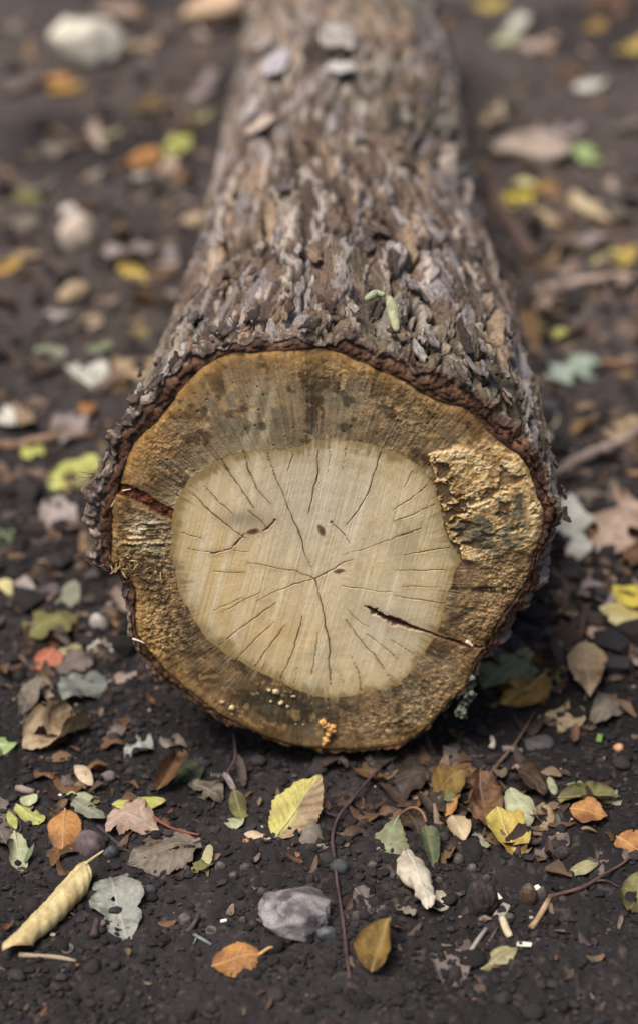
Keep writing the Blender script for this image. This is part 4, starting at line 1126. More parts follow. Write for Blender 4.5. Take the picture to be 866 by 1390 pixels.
stone("stone", 402, 1236, 106, 74, "grey angular stone in front of the log", "stone", (122,117,116), (72,68,72), 3, 1.0, 5, .36, .15, .2, .09, gran=.05)
stone("stone", 443, 1269, 26, 22, "small blue grey stone right of the grey angular stone", "stone", (84,86,86), (64,66,67), 4, 1.0, 3)
stone("stone", 459, 1179, 26, 20, "dark bluish chip behind the purple twig", "stone", (56,58,61), (44,46,48), 5, 1.0, 3)
stone("stone", 122, 1146, 44, 34, "mauve stone half buried under the rusty orange leaf", "stone", (96,82,84), (72,62,64), 6, .6, 4)
stone("stone", 150, 1159, 20, 18, "round slate blue pebble right of the mauve stone", "stone", (70,71,75), (54,55,58), 7, .8, 3)
stone("pebble", 205, 1208, 18, 13, "dark oval pebble right of the silvery lobed leaf", "pebble", (56,58,64), (46,46,52), 8, .3, 3)
stone("pebble", 149, 1055, 18, 15, "round mauve pebble right of the hooked cream leaf", "pebble", (104,92,92), (84,74,74), 9, .3, 3)
stone("pebble", 137, 846, 28, 24, "whitish oval pebble left of the log", "pebble", (160,154,150), (136,130,126), 10, .4, 3)
stone("soil_clod", 653, 1225, 40, 40, "round crumbly soil clod right of the cream curled leaf", "soil clod", (62,55,54), (46,40,39), 11, .15, 5, .75, 0, .25, .10, mat=M_CRUMB, gran=.25)
stone("pebble", 716, 1219, 24, 25, "round brown pebble above the pale twig stub", "pebble", (84,66,52), (62,50,42), 12, .3, 4, .8)
stone("pebble", 735, 1217, 15, 18, "grey pebble touching the round brown pebble", "pebble", (80,76,76), (62,58,58), 13, .4, 3, .8)
stone("pebble", 763, 1221, 14, 9, "small dark seed like pebble right of the pale twig stub", "pebble", (56,52,46), (44,40,36), 14, .2, 3)
stone("soil_clod", 763, 1158, 24, 16, "dark lump of soil above the slim pale green leaflet", "soil clod", (58,52,52), (44,39,39), 15, .4, 4, mat=M_CRUMB, rough=.08)
stone("pebble", 839, 1016, 14, 12, "tan pebble near the right edge", "pebble", (186,140,104), (160,116,84), 16, .5, 3)
stone("pebble", 700, 1043, 12, 10, "pinkish pebble above the dark brown curled leaf", "pebble", (140,116,108), (120,98,92), 17, .5, 3)
stone("stone", 730, 1007, 42, 18, "flat dark slab of soil crust right of the log's shadow", "stone", (66,60,62), (52,48,49), 18, .8, 4, .4)
stone("stone", 119, 62, 98, 92, "large white stone far back at the upper left", "stone", (206,200,184), (166,160,148), 19, 1.0, 4, .42, .4, .3, .10)
stone("stone", 296, 20, 96, 48, "tan stone at the top edge left of the log", "stone", (176,150,124), (150,126,104), 20, .8, 4, .55)
stone("stone", 110, 322, 52, 46, "pale beige stone far left on bare soil", "stone", (186,170,156), (160,146,134), 21, .6, 4)
stone("stone", 97, 292, 28, 24, "small pale stone touching the pale beige stone", "stone", (182,172,166), (154,146,140), 22, .6, 3)
stone("pebble", 736, 598, 24, 20, "white pebble against the log's right edge", "pebble", (196,194,184), (166,164,156), 23, .4, 3)
stone("stone", 742, 556, 34, 20, "dark grey stone behind the cream grey leaf at the log's right", "stone", (64,62,66), (50,48,52), 24, .6, 3)
stone("stone", 234, 350, 26, 22, "mauve grey stone near the log's left side", "stone", (130,122,122), (106,98,98), 25, .6, 3)
for i, (x, y, s, lb) in enumerate([(690,1247,14,"grey chip above the broken splinters"),(676,1235,9,"tiny grey pebble right of the round clod"),(660,1193,12,"grey brown pebble above the round clod"),
        (622,1168,16,"dark pebble right of the dark green leaf"),(640,1180,14,"brownish pebble below the dark green leaf"),(596,1196,12,"grey pebble in the bend of the cream curled leaf"),
        (545,1190,16,"dark pebble left of the cream curled leaf"),(505,1176,14,"dark pebble below the sage green half leaf"),(334,1180,16,"grey pebble left above the grey angular stone"),
        (318,1190,14,"dark pebble beside the winged seed"),(300,1178,16,"dull pebble right of the grey brown serrated leaf"),(356,1212,14,"dark pebble touching the grey angular stone"),
        (484,1245,16,"dark stone chip between the purple twig and the folded yellow leaf"),(252,1250,18,"dull grey pebble above the brown husk"),(330,1250,12,"pebble left of the grey angular stone's foot"),
        (404,1162,10,"rust tan pebble below the yellow green leaf"),(335,1143,10,"orange tan pebble below the narrow tan leaflet"),(254,1182,14,"grey pebble under the grey brown serrated leaf")]):
    stone("pebble", x, y, s, s * .8, lb, "pebble", [(78,72,72),(92,84,80),(70,62,58)][i % 3] if 'tan' not in lb[:14] else (170,112,72), (58,53,52), 40 + i, .5, 3, .7)

# ------------------------------------------------------------------ twigs and splinters
def twig(pts, rad_mm, label, colr, col2, name="twig", cat="twig", branches=(), bump=.18, taper=.6, end=None, n=None, sides=8):
    """pts: photo pixels and height (mm) above the soil"""
    seed_no[0] += 7; sd = seed_no[0]
    P = [ground_pt(x, y, z * 1e-3) for x, y, z in pts]
    B = P[0]
    L = sum(np.linalg.norm(P[i + 1] - P[i]) for i in range(len(P) - 1))
    n = n or int(np.clip(L / 0.004, 8, 60))
    def build(P, r0, r1, nm, parent, sd):
        pt = smooth_path(P, n)
        q = np.arange(n)
        pt = pt + np.stack([vnoise(q / 5.0, q * 0 + k, sd + k) for k in range(3)], -1) * r0 * .5
        r = np.linspace(r0, r1, n) * (1 + bump * vnoise(q / 2.5, q * 0, sd + 5))
        V, f = tube(pt - B, r, sides)
        cn = fbm(V[:, 0] / .008, V[:, 1] / .008 + V[:, 2] / .004, sd, 3)
        cc = mixc(np.broadcast_to(lin(*colr), V.shape), lin(*col2), sstep(-.2, .4, cn))
        return link(nm, mesh_np(nm, V, f, cc), M_TWIG, parent)
    o = build(P, rad_mm * 1e-3, rad_mm * 1e-3 * taper, name, None, sd)
    o["label"] = label; o["category"] = cat; o["group"] = "twigs and splinters on the soil"
    o.location = B
    for bp, br in branches:
        build([ground_pt(x, y, z * 1e-3) for x, y, z in bp], br * 1e-3, br * .5e-3, "side_shoot", o, sd + 3)
    return o

twig([(474,1330,4),(470,1295,4),(463,1235,5),(455,1180,5),(450,1135,5),(460,1105,7),(490,1070,9),(518,1040,6)], 1.15,
     "long purple twig running from the log's shadow to the bottom edge", (78,56,60), (58,45,49), branches=[([(458,1108,7),(444,1104,6),(428,1098,4)], 1.0)], taper=.9)
twig([(195,1101,4),(214,1114,4),(236,1127,3),(271,1133,3)], 1.2, "thin red brown twig above the grey brown serrated leaf", (118,72,60), (92,60,52))
twig([(132,1120,3),(155,1138,2),(182,1160,2)], 1.4, "short dark twig between the rusty orange and grey serrated leaves", (62,52,54), (48,41,42))
twig([(318,996,10),(320,1030,6),(302,1062,5),(288,1096,2)], 1.0, "thin purple stalk in the shade below the log's left part", (88,60,68), (68,50,55))
twig([(744,1218,4),(768,1211,4),(792,1203,5),(812,1193,6),(840,1176,4),(858,1160,3)], 1.3, "red brown forked twig on the right with a pale stub", (96,68,60), (70,52,48),
     branches=[([(806,1196,5),(826,1196,4),(840,1204,3)], .8)])
twig([(743,1218,4),(733,1238,4),(719,1259,3)], 2.0, "pale broken stub of wood below the red brown forked twig", (168,146,112), (128,104,78), taper=1.0)
twig([(632,1304,3),(646,1280,4),(660,1262,3)], 1.9, "grey splinter lying left of the white rectangular chip", (146,138,130), (118,108,100), taper=.7)
twig([(648,1298,2),(664,1280,3),(676,1258,2)], 1.0, "thin brown grass stem beside the grey splinter", (110,94,74), (84,72,58))
twig([(680,1248,7),(687,1262,6),(692,1270,3)], 2.4, "cream splinter standing in a grey wood scrap", (206,194,166), (176,160,130), taper=1.0)
twig([(133,1249,3),(131,1262,4),(130,1272,3)], 2.2, "short dark twig stump left under the silvery leaf", (72,58,60), (54,44,45), taper=1.2)
twig([(252,1262,2),(263,1256,4),(271,1243,3)], 1.8, "curled brown husk on the soil left of the amber leaf", (84,70,64), (62,52,48), taper=.5, cat="husk", name="husk")
twig([(262,1268,2),(274,1274,3),(288,1282,2)], 1.3, "blue grey forked shred above the amber leaf", (120,124,126), (92,94,98), branches=[([(268,1272,2),(262,1282,2)], .7)])
twig([(20,1070,3),(34,1069,4),(48,1072,3)], 2.6, "pale mauve stick end on the left below the tan rolled leaf", (136,120,114), (108,94,90), taper=.8)
twig([(28,1296,2),(60,1299,2),(105,1306,2)], 1.8, "pale straw like stem lying along the bottom left", (150,134,112), (122,106,88))
twig([(668,1016,4),(672,1008,6),(668,1000,4)], 2.6, "small pale splinter right of the rounded mauve leaf", (182,172,158), (150,140,128), taper=.6)
twig([(684,1020,3),(696,1016,4),(710,1020,3)], 2.6, "short grey stick left of the dark slab", (104,96,92), (82,74,72), taper=.8)
twig([(664,1050,3),(700,1010,5),(726,965,4)], 1.2, "thin brown stem leading to the tan ragged leaf", (96,80,66), (72,60,52))
twig([(-40,612,6),(0,604,6),(60,598,6),(126,586,5)], 5.2, "long brown stick lying left of the log", (140,112,92), (108,86,72), n=40, sides=12)
twig([(738,648,6),(790,624,8),(840,600,8),(900,570,8)], 5.6, "thick grey brown stick right of the log", (140,124,114), (108,94,86), n=40, taper=1.1, sides=12)
twig([(664,240,6),(684,286,6),(706,326,6),(720,352,6)], 7.0, "dark brown stick lying along the log's right side far back", (104,84,76), (80,64,58), n=30, taper=1.2, sides=10)
twig([(730,396,8),(776,384,8),(830,380,8),(900,372,8)], 7.0, "pale long stick lying crosswise right of the log", (164,144,130), (128,110,100), n=40, sides=10)
twig([(806,494,5),(826,492,5),(860,496,5)], 4.0, "brown stalk behind the mint green leaf", (134,100,76), (106,80,62))
twig([(700,690,4),(760,720,4),(800,800,4)], 1.4, "thin grey twig in the dim soil right of the log", (76,68,66), (58,52,50))
stone("bark_fragment", 722, 206, 108, 40, "pale slab of bark far back right of the log", "bark slab", (152,136,124), (120,104,94), 77, .9, 4, .5, -.1, .1, .06, group="pieces of bark")
# chips
def chip(px, py, wmm, lmm, rot, label, colr, h=2.5, cat="wood chip", tilt=0.15):
    b = ground_pt(px, py, h * 1e-3)
    xs = np.array([-.5, -.2, .25, .5]) * lmm * 1e-3; hw = np.array([.9, 1, .95, .8]) * wmm * .5e-3; t = 0.0005
    V = []; 
    for x, k in zip(xs, hw):
        V += [(x, -k, 0), (x, k, 0.0002), (x, k * .9, t), (x, -k * .9, t)]
    f = grid_faces(4, 4, True).tolist() + [[0, 1, 2, 3], [12, 13, 14, 15][::-1]]
    V = np.array(V); c, s = math.cos(rot), math.sin(rot)
    V = np.stack([V[:, 0] * c - V[:, 1] * s, V[:, 0] * s + V[:, 1] * c, V[:, 2] + V[:, 0] * tilt], -1)
    o = link("chip", mesh_np("chip", V, np.array(f), np.tile(lin(*colr), (16, 1)), smooth=False), M_LEAF, None, label=label, category=cat, group="pale chips on the soil")
    o.location = b
chip(711, 1282, 4.0, 9, -.25, "white rectangular chip on dark soil near the bottom", (206,200,186))
chip(676, 1217, 3.0, 7, -1.2, "white flake left of the round brown pebble", (228,222,208))
chip(728, 1205, 4.0, 4, .5, "small white flake above the grey pebble", (230,220,196))
chip(304, 1250, 2.2, 4, .1, "tiny white fleck left of the grey angular stone", (226,226,220))
chip(345, 1187, 2.0, 2.4, .1, "tiny white speck above the grey angular stone", (220,220,220))
chip(80, 1082, 2.6, 5, 1.0, "small shiny white flake above the rusty orange leaf", (226,232,238))
chip(680, 1238, 7, 14, 1.0, "grey wood scrap that holds the cream splinter", (142,136,124))
chip(813, 1002, 4, 8, 1.3, "bright green leaf bud near the right edge", (104,134,66), 4, "bud")

# winged seed and little ring
leaf('oval','paleolive',286,1146,276,1184,14,"winged seed standing on edge beside a brown husk",hb=9,ht=2,curl=.3,crumple=.2,name="winged_seed",cat="seed",hgroup="seeds on the soil")
leaf('scrap','olive',262,1186,288,1168,20,"brown husk at the foot of the winged seed",hb=3,ht=5,curl=.6,crumple=1.0,name="seed_husk",cat="seed",hgroup="seeds on the soil")
def ring_cup(px, py, rmm, label):
    b = ground_pt(px, py, 2.0); b = ground_pt(px, py, 2e-3)
    t = np.linspace(0, 2 * np.pi, 24, endpoint=False); rows = []
    for rr_, zz_ in ((0.15, -.5), (.6, -.35), (.8, .05), (.92, .3), (1.02, .3), (1.05, -.1), (.95, -.7)):
        rows.append(np.stack([rr_ * np.cos(t) * rmm * 1e-3, rr_ * np.sin(t) * rmm * 1e-3, t * 0 + zz_ * rmm * 1e-3 * .8], -1))
    V = np.concatenate(rows); c = np.tile(lin(92,84,78), (len(V), 1)); c[:48] = lin(50,43,41)
    o = link("seed_cup", mesh_np("seed_cup", V, grid_faces(7, 24, True), c), M_STONE, None, label=label, category="seed cup", group="seed cups on the soil")
    o.location = b
ring_cup(287, 1263, 3.2, "little dark round cup left of the grey angular stone")
ring_cup(92, 1288, 3.8, "little round cup below the yellow rolled leaf")

# ------------------------------------------------------------------ pieces on the log
def face_lump(name, px, py, rx, ry, colr, col2, seed, parent, depth=.6, sub=4, mat=None):
    v, f = ICO[sub]
    rad = 1 + .75 * fbm(v[:, 0] * 1.8 + v[:, 2], v[:, 1] * 1.8 - v[:, 2] * 2 + seed, seed, 4)
    q = on_face(px, py)
    V = v * rad[:, None] * np.array([rx * MPP, depth * min(rx, ry) * MPP, ry * MPP]) + np.array([q[0], -.001, q[1]])
    n1 = fbm(v[:, 0] * 5, v[:, 2] * 5 + v[:, 1] * 3, seed, 3)
    return link(name, mesh_np(name, V, f, mixc(np.broadcast_to(lin(*colr), v.shape), lin(*col2), sstep(-.2, .4, n1))), mat or M_FUNGUS, parent)
fung = link("fungus", None, None, label="small orange cream fungus growing low on the cut face", category="fungus")
for i, (x, y, a, b) in enumerate([(438,979,5,4),(443,984,5,4),(449,989,7,5),(446,996,4,4),(443,1003,5,4),(440,1009,3,3),(452,985,4,3)]):
    face_lump("lobe", x, y, a, b, (214,170,104), (170,112,58), 60 + i, fung, 1.0, 3)
for i, (x, y, a, b) in enumerate([(375,938,5,4.5),(382,953,4,4),(391,958,2,2),(366,936,3,2.5),(398,944,3,1.2),(315,960,4,4),(302,952,3,3)]):
    face_lump("spore_grain", x, y, a, b, (206,188,146), (160,132,88), 80 + i, bpy.data.objects["sapwood"], .8, 2)
# splinters standing on the face
def splint(pts, r, colr, y=-.002):
    P = [np.array([*on_face(x, z), 0])[[0, 2, 1]] + np.array([0, y - k * .001, 0]) for k, (x, z) in enumerate(pts)]
    V, f = tube(smooth_path(P, 6), np.linspace(r, r * .5, 6), 5)
    link("splinter", mesh_np("splinter", V, f, np.tile(lin(*colr), (len(V), 1))), M_SAP, bpy.data.objects["sapwood"])
splint([(181,865),(190,866),(198,869)], .0008, (214,206,190))
splint([(152,686),(157,676)], .0007, (196,180,140))
splint([(167,664),(179,661)], .0006, (206,170,140))
splint([(632,868),(641,874)], .0016, (216,200,170))
r2 = np.random.default_rng(5)
fib_v, fib_f, off = [], [], 0
for i in range(90):   # bristling fibres of the rotten left edge
    x = r2.normal(172, 22); z = r2.normal(772, 11) + (x - 172) * .15
    a = on_face(x, z); ang = r2.uniform(-.6, 3.7) if i % 2 else r2.uniform(3.5, 5.9)
    if math.hypot(a[0] - CEN[0], a[1] - CEN[1]) > r_wood(np.array([math.atan2(a[1] - CEN[1], a[0] - CEN[0])]))[0] * 1.01: continue
    l = r2.uniform(.003, .008)
    p0 = np.array([a[0], .001, a[1]]); p1 = p0 + np.array([math.cos(ang) * l, -r2.uniform(.001, .006), math.sin(ang) * l])
    V, f = tube(smooth_path([p0, p1], 3), [.0004, .00035, .00015], 4)
    fib_v.append(V); fib_f.append(f + off); off += len(V)
V = np.vstack(fib_v); nf = len(V) // len(fib_v)
cc = np.repeat(np.array([lin(*[(170,142,96), (116,94,62), (206,186,140), (80,62,40)][r2.integers(4)]) for _ in fib_v]), nf, 0)
link("wood_fibres", mesh_np("wood_fibres", V, np.vstack(fib_f), cc), M_SAP, bpy.data.objects["sapwood"], kind="stuff")

# loose bark plates: each its own piece on the bark
def bark_at(t, y):
    t = np.array([t]); yy = np.array([y])
    w_ = np.exp(-yy / .085)
    r_ = r_bark(t) * w_ + (r_body(t) - .002 + swell(yy)) * (1 - w_)
    hh_ = bark_disp(t * .14, yy)[0]
    r_ = (r_ + hh_ * (.25 + .75 * sstep(0, .012, yy)))[0]
    return np.array([CEN[0] + r_ * math.cos(t[0]) + .013 * y, y, CEN[1] + r_ * math.sin(t[0])])
flake_meshes = []
for i in range(14):
    nu, nv = 11, 9
    U, V_ = np.meshgrid(np.linspace(-1, 1, nu), np.linspace(-1, 1, nv), indexing='ij')
    rr_ = 1 + .30 * vnoise(np.arctan2(V_, U) * 1.6, U * 0 + i, 300 + i) + .12 * vnoise(np.arctan2(V_, U) * 4.5, U * 0 + i, 320 + i)
    mx = np.maximum(np.abs(U), np.abs(V_)); hy = np.hypot(U, V_) + 1e-6
    X_ = U / hy * mx * rr_; Z_ = V_ / hy * mx * rr_
    top = .16 * fbm(X_ * 1.7 + i, Z_ * 1.7, 310 + i, 3) + .10 * X_ ** 2 + .06 * vnoise(X_ * 4, Z_ * 4, i)
    edge = sstep(1.0, .8, mx)
    vt = np.stack([X_, Z_, top + .10 * edge], -1).reshape(-1, 3); vb = np.stack([X_ * .96, Z_ * .96, top - .13], -1).reshape(-1, 3)
    ft = grid_faces(nu, nv); nvv = nu * nv
    rim = [j for j in range(nv)] + [k_ * nv + nv - 1 for k_ in range(1, nu)] + [(nu - 1) * nv + j for j in range(nv - 2, -1, -1)] + [k_ * nv for k_ in range(nu - 2, 0, -1)]
    fr = np.array([[rim[(q + 1) % len(rim)], rim[q], rim[q] + nvv, rim[(q + 1) % len(rim)] + nvv] for q in range(len(rim))])
    tone_ = [(104,86,74), (128,120,120), (132,110,88), (80,62,52), (158,148,142), (94,82,78), (66,50,42)][i % 7]
    n_ = fbm(X_ * 2.2, Z_ * 2.2, 330 + i, 3).reshape(-1)
    c_ = lin(*tone_)[None] * np.clip(1 + .9 * n_[:, None] + .4 * vnoise(X_ * 6, Z_ * 6, 340 + i).reshape(-1, 1), .3, 1.9); c_ = np.vstack([c_, np.tile(lin(70,48,38), (nvv, 1))])
    c_[:nvv][mx.reshape(-1) > .95] *= .6
    flake_meshes.append(mesh_np("bark_plate", np.vstack([vt, vb]), np.vstack([ft, fr]), c_))
r3 = np.random.default_rng(12)
for i in range(120):
    t = r3.uniform(.02, .98) * math.pi if i > 60 else r3.uniform(.2, .8) * math.pi
    y = .004 + r3.exponential(.16) if i % 3 else r3.uniform(.004, .06)
    if y > .9: continue
    p = bark_at(t, y); e = .002
    du = bark_at(t, y + e) - p; dt = bark_at(t + .015, y) - p
    rad = np.array([math.cos(t), 0, math.sin(t)])
    ax = np.array([0.05 * r3.normal(), 1, 0]); ax -= rad * (ax @ rad); ax /= np.linalg.norm(ax)
    ay = np.cross(rad, ax)
    yaw = r3.normal(0, .22); ax, ay = ax * math.cos(yaw) + ay * math.sin(yaw), ay * math.cos(yaw) - ax * math.sin(yaw)
    pit = r3.normal(-.06, .08); ax2 = ax * math.cos(pit) + rad * math.sin(pit); n2_ = rad * math.cos(pit) - ax * math.sin(pit)
    la = r3.uniform(.005, .014) * (1.0 if y < .2 else 1.4); lb_ = la * r3.uniform(.22, .42); lt = r3.uniform(.006, .011)
    me = flake_meshes[r3.integers(14)]
    o = link("bark_plate", me, M_BARK, bark)
    M = Matrix(((ax2[0] * la, ay[0] * lb_, n2_[0] * lt, 0), (ax2[1] * la, ay[1] * lb_, n2_[1] * lt, 0), (ax2[2] * la, ay[2] * lb_, n2_[2] * lt, 0), (0, 0, 0, 1)))
    M.translation = Vector(p - rad * .0004)
    o.matrix_local = M
# big pale plates far back on top of the log
for x, y_, tt, la, lb_, tone_ in [(395,85,2.02,.050,.017,(176,168,172)),(358,150,2.25,.030,.012,(170,160,156)),(480,50,1.50,.058,.019,(168,160,152)),(482,95,1.50,.018,.014,(196,190,184)),
                                (545,90,1.20,.05,.009,(150,140,124)),(372,60,2.2,.03,.012,(160,148,142)),(370,170,2.1,.022,.016,(184,166,150))]:
    # depth along the log from the pixel row, on the log's upper surface
    lo, hi = 0.0, 1.6
    for _ in range(30):
        m_ = (lo + hi) / 2
        if project(bark_at(tt, m_))[1] > y_: lo = m_
        else: hi = m_
    p = bark_at(tt, lo); rad = np.array([math.cos(tt), 0, math.sin(tt)])
    ax = np.array([0.0, 1, 0]); ay = np.cross(rad, ax)
    me = flake_meshes[r3.integers(14)].copy(); me.name = "bark_plate"
    n = len(me.vertices); cc = np.ones((n, 4), np.float32); cc[:, :3] = lin(*tone_) * (1 + .35 * r3.normal(size=(n, 1))).clip(.5, 1.3)
    me.attributes["Col"].data.foreach_set("color", cc.ravel())
    o = link("bark_plate", me, M_BARK, bark)
    M = Matrix(((ax[0] * la, ay[0] * lb_, rad[0] * .008, 0), (ax[1] * la, ay[1] * lb_, rad[1] * .008, 0), (ax[2] * la, ay[2] * lb_, rad[2] * .008, 0), (0, 0, 0, 1)))
    M.translation = Vector(p + rad * .002); o.matrix_local = M

# small things resting on the bark above the cut
def on_bark(px, py):
    """point of the bark seen at a photo pixel"""
    d = ray(px, py); best = None
    for t_ in np.linspace(.3, 1.6, 900):
        q = CAM + d * t_
        if q[1] < 0: continue
        a = math.atan2(q[2] - CEN[1], q[0] - CEN[0] - .013 * q[1])
        b_ = bark_at(a, q[1])
        if math.hypot(q[0] - CEN[0] - .013 * q[1], q[2] - CEN[1]) < math.hypot(b_[0] - CEN[0] - .013 * q[1], b_[2] - CEN[1]): return q
    return CAM + d * 1.15
def pod(pts, rmm, label, colr, name, cat):
    P = [on_bark(x, y) + np.array([0, 0, .002]) for x, y in pts]
    pt = smooth_path(P, 16); q = np.linspace(0, 1, 16)
    V, f = tube(pt - P[0], rmm * 1e-3 * (np.sin(np.pi * (.08 + .86 * q)) ** .5), 12)
    c = mixc(np.broadcast_to(lin(*colr), V.shape), lin(*colr) * .6, sstep(-.2, .5, fbm(V[:, 0] / .003, V[:, 1] / .006 + V[:, 2] / .004, 9, 3)))
    o = link(name, mesh_np(name, V, f, c), M_STONE, None, label=label, category=cat); o.location = P[0]
pod([(528,408),(533,428),(538,452)], 3.8, "pale green seed pod lying on the bark above the cut face", (160,160,128), "seed_pod", "seed pod")
pod([(497,410),(510,402),(522,404)], 3.0, "small greenish lichen tuft left of the seed pod on the bark", (150,156,126), "lichen_tuft", "lichen")

# lichen hanging under the log at the right
lv, lf, off = [], [], 0
for i in range(110):
    x = r3.uniform(622, 642); y = r3.uniform(905, 975); x = 640 - (y - 905) * .22 + r3.normal(0, 5)
    q = on_face(x, y, .006); v, f = ICO[2]
    rr_ = 1 + .6 * fbm(v[:, 0] * 3 + i, v[:, 1] * 3 + v[:, 2] * 2, 400 + i, 3)
    s = r3.uniform(.0011, .0024)
    lv.append(v * rr_[:, None] * s + np.array([q[0], .006 + r3.normal(0, .002), q[1]])); lf.append(f + off); off += len(v)
V = np.vstack(lv); n1 = fbm(V[:, 0] / .003, V[:, 2] / .003, 5, 3)
li = link("lichen", mesh_np("lichen", V, np.vstack(lf), mixc(np.broadcast_to(lin(104,110,94), V.shape), lin(66,72,60), sstep(-.2, .4, n1))), M_FUNGUS, None,
     label="grey green lichen hanging from the lower right rim of the log", category="lichen")
# cobweb like bristles at the left rim
for i, ((x0, y0), (x1, y1)) in enumerate([((126,650),(98,656)), ((128,644),(108,640)), ((127,648),(102,648))]):
    a, b = on_face(x0, y0, .004), on_face(x1, y1, -.004)
    V, f = tube(smooth_path([np.array([a[0], .004, a[1]]), np.array([b[0], -.004, b[1]])], 4), [.00028] * 4, 4)
    link("bristle", mesh_np("bristle", V, f, np.tile(lin(150,140,120), (len(V), 1))), M_TWIG, bark)

# ------------------------------------------------------------------ soil crumbs and litter (nobody could count these)
def scatter(name, n, sub, size_fn, pos_fn, cols, mat, flat=.7, seed=1, sink=.35):
    r = np.random.default_rng(seed)
    v, f = ICO[sub]
    nv = 10
    var = []
    for k in range(nv):
        nn = r.normal(size=(9, 3)); nn /= np.linalg.norm(nn, axis=1)[:, None]; dd = r.uniform(.6, 1, 9)
        t = v @ nn.T; rad = np.minimum(np.min(np.where(t > .05, dd[None] / np.maximum(t, .05), 9), 1), 1.1)
        rad = rad * (1 + .18 * fbm(v[:, 0] * 3 + k, v[:, 1] * 3 + v[:, 2] * 2, 500 + k, 2))
        var.append(v * rad[:, None])
    var = np.array(var)
    x, y = pos_fn(r, n); n = len(x)
    s = size_fn(r, n)
    z = H(x, y)
    kk = r.integers(0, nv, n)
    a = r.uniform(0, 2 * np.pi, n)
    asp = np.stack([r.uniform(.8, 1.3, n), r.uniform(.7, 1.1, n), r.uniform(flat * .7, flat * 1.2, n)], -1)
    P = var[kk] * asp[:, None] * s[:, None, None]
    c, sn = np.cos(a)[:, None], np.sin(a)[:, None]
    Q = np.stack([P[..., 0] * c - P[..., 1] * sn, P[..., 0] * sn + P[..., 1] * c, P[..., 2]], -1)
    Q = Q + np.stack([x, y, z + s * flat * (1 - sink) * .6 + .0012], -1)[:, None]
    F_ = (f[None] + (np.arange(n) * len(v))[:, None, None]).reshape(-1, 3)
    ci = np.array([lin(*q) for q in cols])[r.integers(0, len(cols), n)] * r.uniform(.5, .98, (n, 1))
    cc = np.repeat(ci, len(v), 0)
    link(name, mesh_np(name, Q.reshape(-1, 3), F_, cc, smooth=sub > 1), mat, None, kind="stuff")

def pos_near(r, n):
    y = r.uniform(-.36, .45, n * 2); x = r.uniform(-.46, .46, n * 2)
    d = .35 + .65 * sstep(-.25, .25, fbm(x / .09, y / .09, 21, 3))
    k = r.uniform(size=n * 2) < d
    return x[k][:n], y[k][:n]
def pos_far(r, n):
    y = .1 + r.exponential(.9, n); x = r.normal(0, .35 + .35 * y, n)
    k = r.uniform(size=n) < .55 + .6 * sstep(-.15, .3, fbm(x / .25, y / .3, 45, 3)) * (1 - .5 * ((x < -.1) & (y < 1.2)))
    return x[k], y[k]
SOILC = [(44,40,41), (50,46,46), (38,35,35), (58,53,54), (47,42,42), (35,32,32)]
scatter("soil_crumbs", 34000, 1, lambda r, n: np.clip(r.lognormal(-6.75, .5, n), .0005, .0048), pos_near, SOILC, M_CRUMB, seed=21)
scatter("soil_lumps", 1700, 2, lambda r, n: np.clip(r.lognormal(-5.75, .35, n), .002, .0075), pos_near, SOILC, M_CRUMB, seed=22, sink=.5)
scatter("grit", 900, 1, lambda r, n: np.clip(r.lognormal(-6.9, .4, n), .0005, .0022), pos_near, [(120,104,92), (90,80,78), (150,120,86), (78,74,78), (130,84,56), (170,160,150)], M_STONE, seed=23)
scatter("far_clods", 6000, 1, lambda r, n: np.clip(r.lognormal(-5.2, .5, n), .003, .018), pos_far, SOILC + [(74,66,64)], M_CRUMB, seed=24)

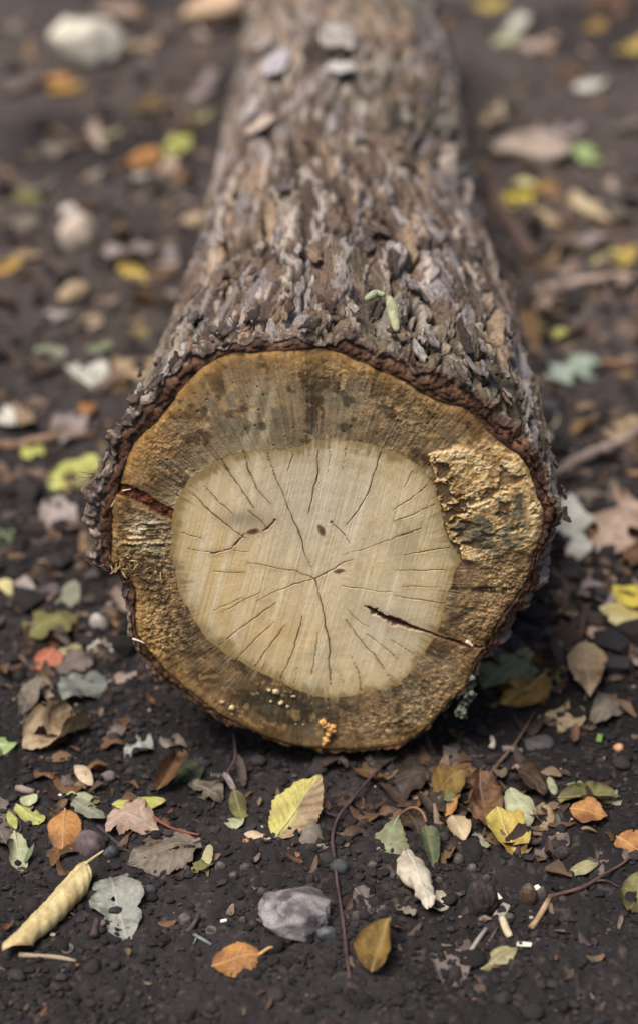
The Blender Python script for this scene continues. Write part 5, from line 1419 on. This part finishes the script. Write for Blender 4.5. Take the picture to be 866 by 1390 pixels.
def litter(name, n, pos_fn, size, cols, seed):
    r = np.random.default_rng(seed)
    nu, nv = 6, 4
    U, V_ = np.meshgrid(np.linspace(0, 1, nu), np.linspace(-1, 1, nv), indexing='ij')
    f = grid_faces(nu, nv); Vs, Cs = [], []
    x, y = pos_fn(r, n); n = len(x); z = H(x, y)
    for i in range(n):
        L = r.uniform(*size) * (1 + .5 * (y[i] > .6)); W = L * r.uniform(.25, .6)
        hw = np.sin(np.pi * (.1 + .8 * U)) * (1 + .4 * vnoise(U * 4, V_ * 2 + i, 600 + i))
        a = (U - .5) * L; b = V_ * hw * W / 2
        zz = b * b / max(W, 1e-4) * r.normal(0, 1.5) + a * a / L * r.normal(0, .8) + L * .06 * vnoise(U * 3, V_ * 2, i)
        tl, rl_ = r.normal(0, .25), r.normal(0, .3); ro = r.uniform(0, 6.3)
        zz = zz + a * tl + b * rl_
        c, s = math.cos(ro), math.sin(ro)
        wx, wy = x[i] + a * c - b * s, y[i] + a * s + b * c
        wz = np.maximum(z[i] + .003 + zz, z[i] + .0012)
        Vs.append(np.stack([wx, wy, wz], -1).reshape(-1, 3))
        cc = lin(*cols[r.integers(len(cols))]) * r.uniform(.65, 1.15)
        Cs.append(np.tile(cc, (nu * nv, 1)) * (1 + .2 * vnoise(U * 5, V_ * 3, i + 9).reshape(-1, 1)))
    F_ = (f[None] + (np.arange(n) * nu * nv)[:, None, None]).reshape(-1, 4)
    link(name, mesh_np(name, np.vstack(Vs), F_, np.vstack(Cs)), M_LEAF, None, kind="stuff")
litter("leaf_litter", 800, pos_near, (.004, .012), [(84,68,56), (70,56,48), (104,86,70), (60,50,46), (120,104,88), (92,64,44)], 31)
litter("far_litter", 5200, pos_far, (.008, .034), [(104,86,76), (126,108,96), (84,68,60), (146,130,118), (96,76,62), (110,92,66), (72,60,55), (128,100,70), (66,55,50), (90,76,70)], 32)

def pos_heap(r, n):
    px = np.concatenate([r.normal(690, 70, n), r.normal(560, 60, n // 2), r.normal(110, 70, n // 2), r.normal(770, 50, n // 2), r.normal(60, 50, n // 2)])
    py = np.concatenate([r.normal(1095, 40, n), r.normal(1070, 35, n // 2), r.normal(1080, 60, n // 2), r.normal(880, 70, n // 2), r.normal(860, 60, n // 2)])
    p = on_z(px, py, 0.0)
    return p[:, 0], p[:, 1]
litter("crumpled_litter", 60, pos_heap, (.010, .026), [(78,58,44), (92,70,52), (66,50,42), (110,88,64), (58,46,40), (100,72,42), (120,102,84)], 33)
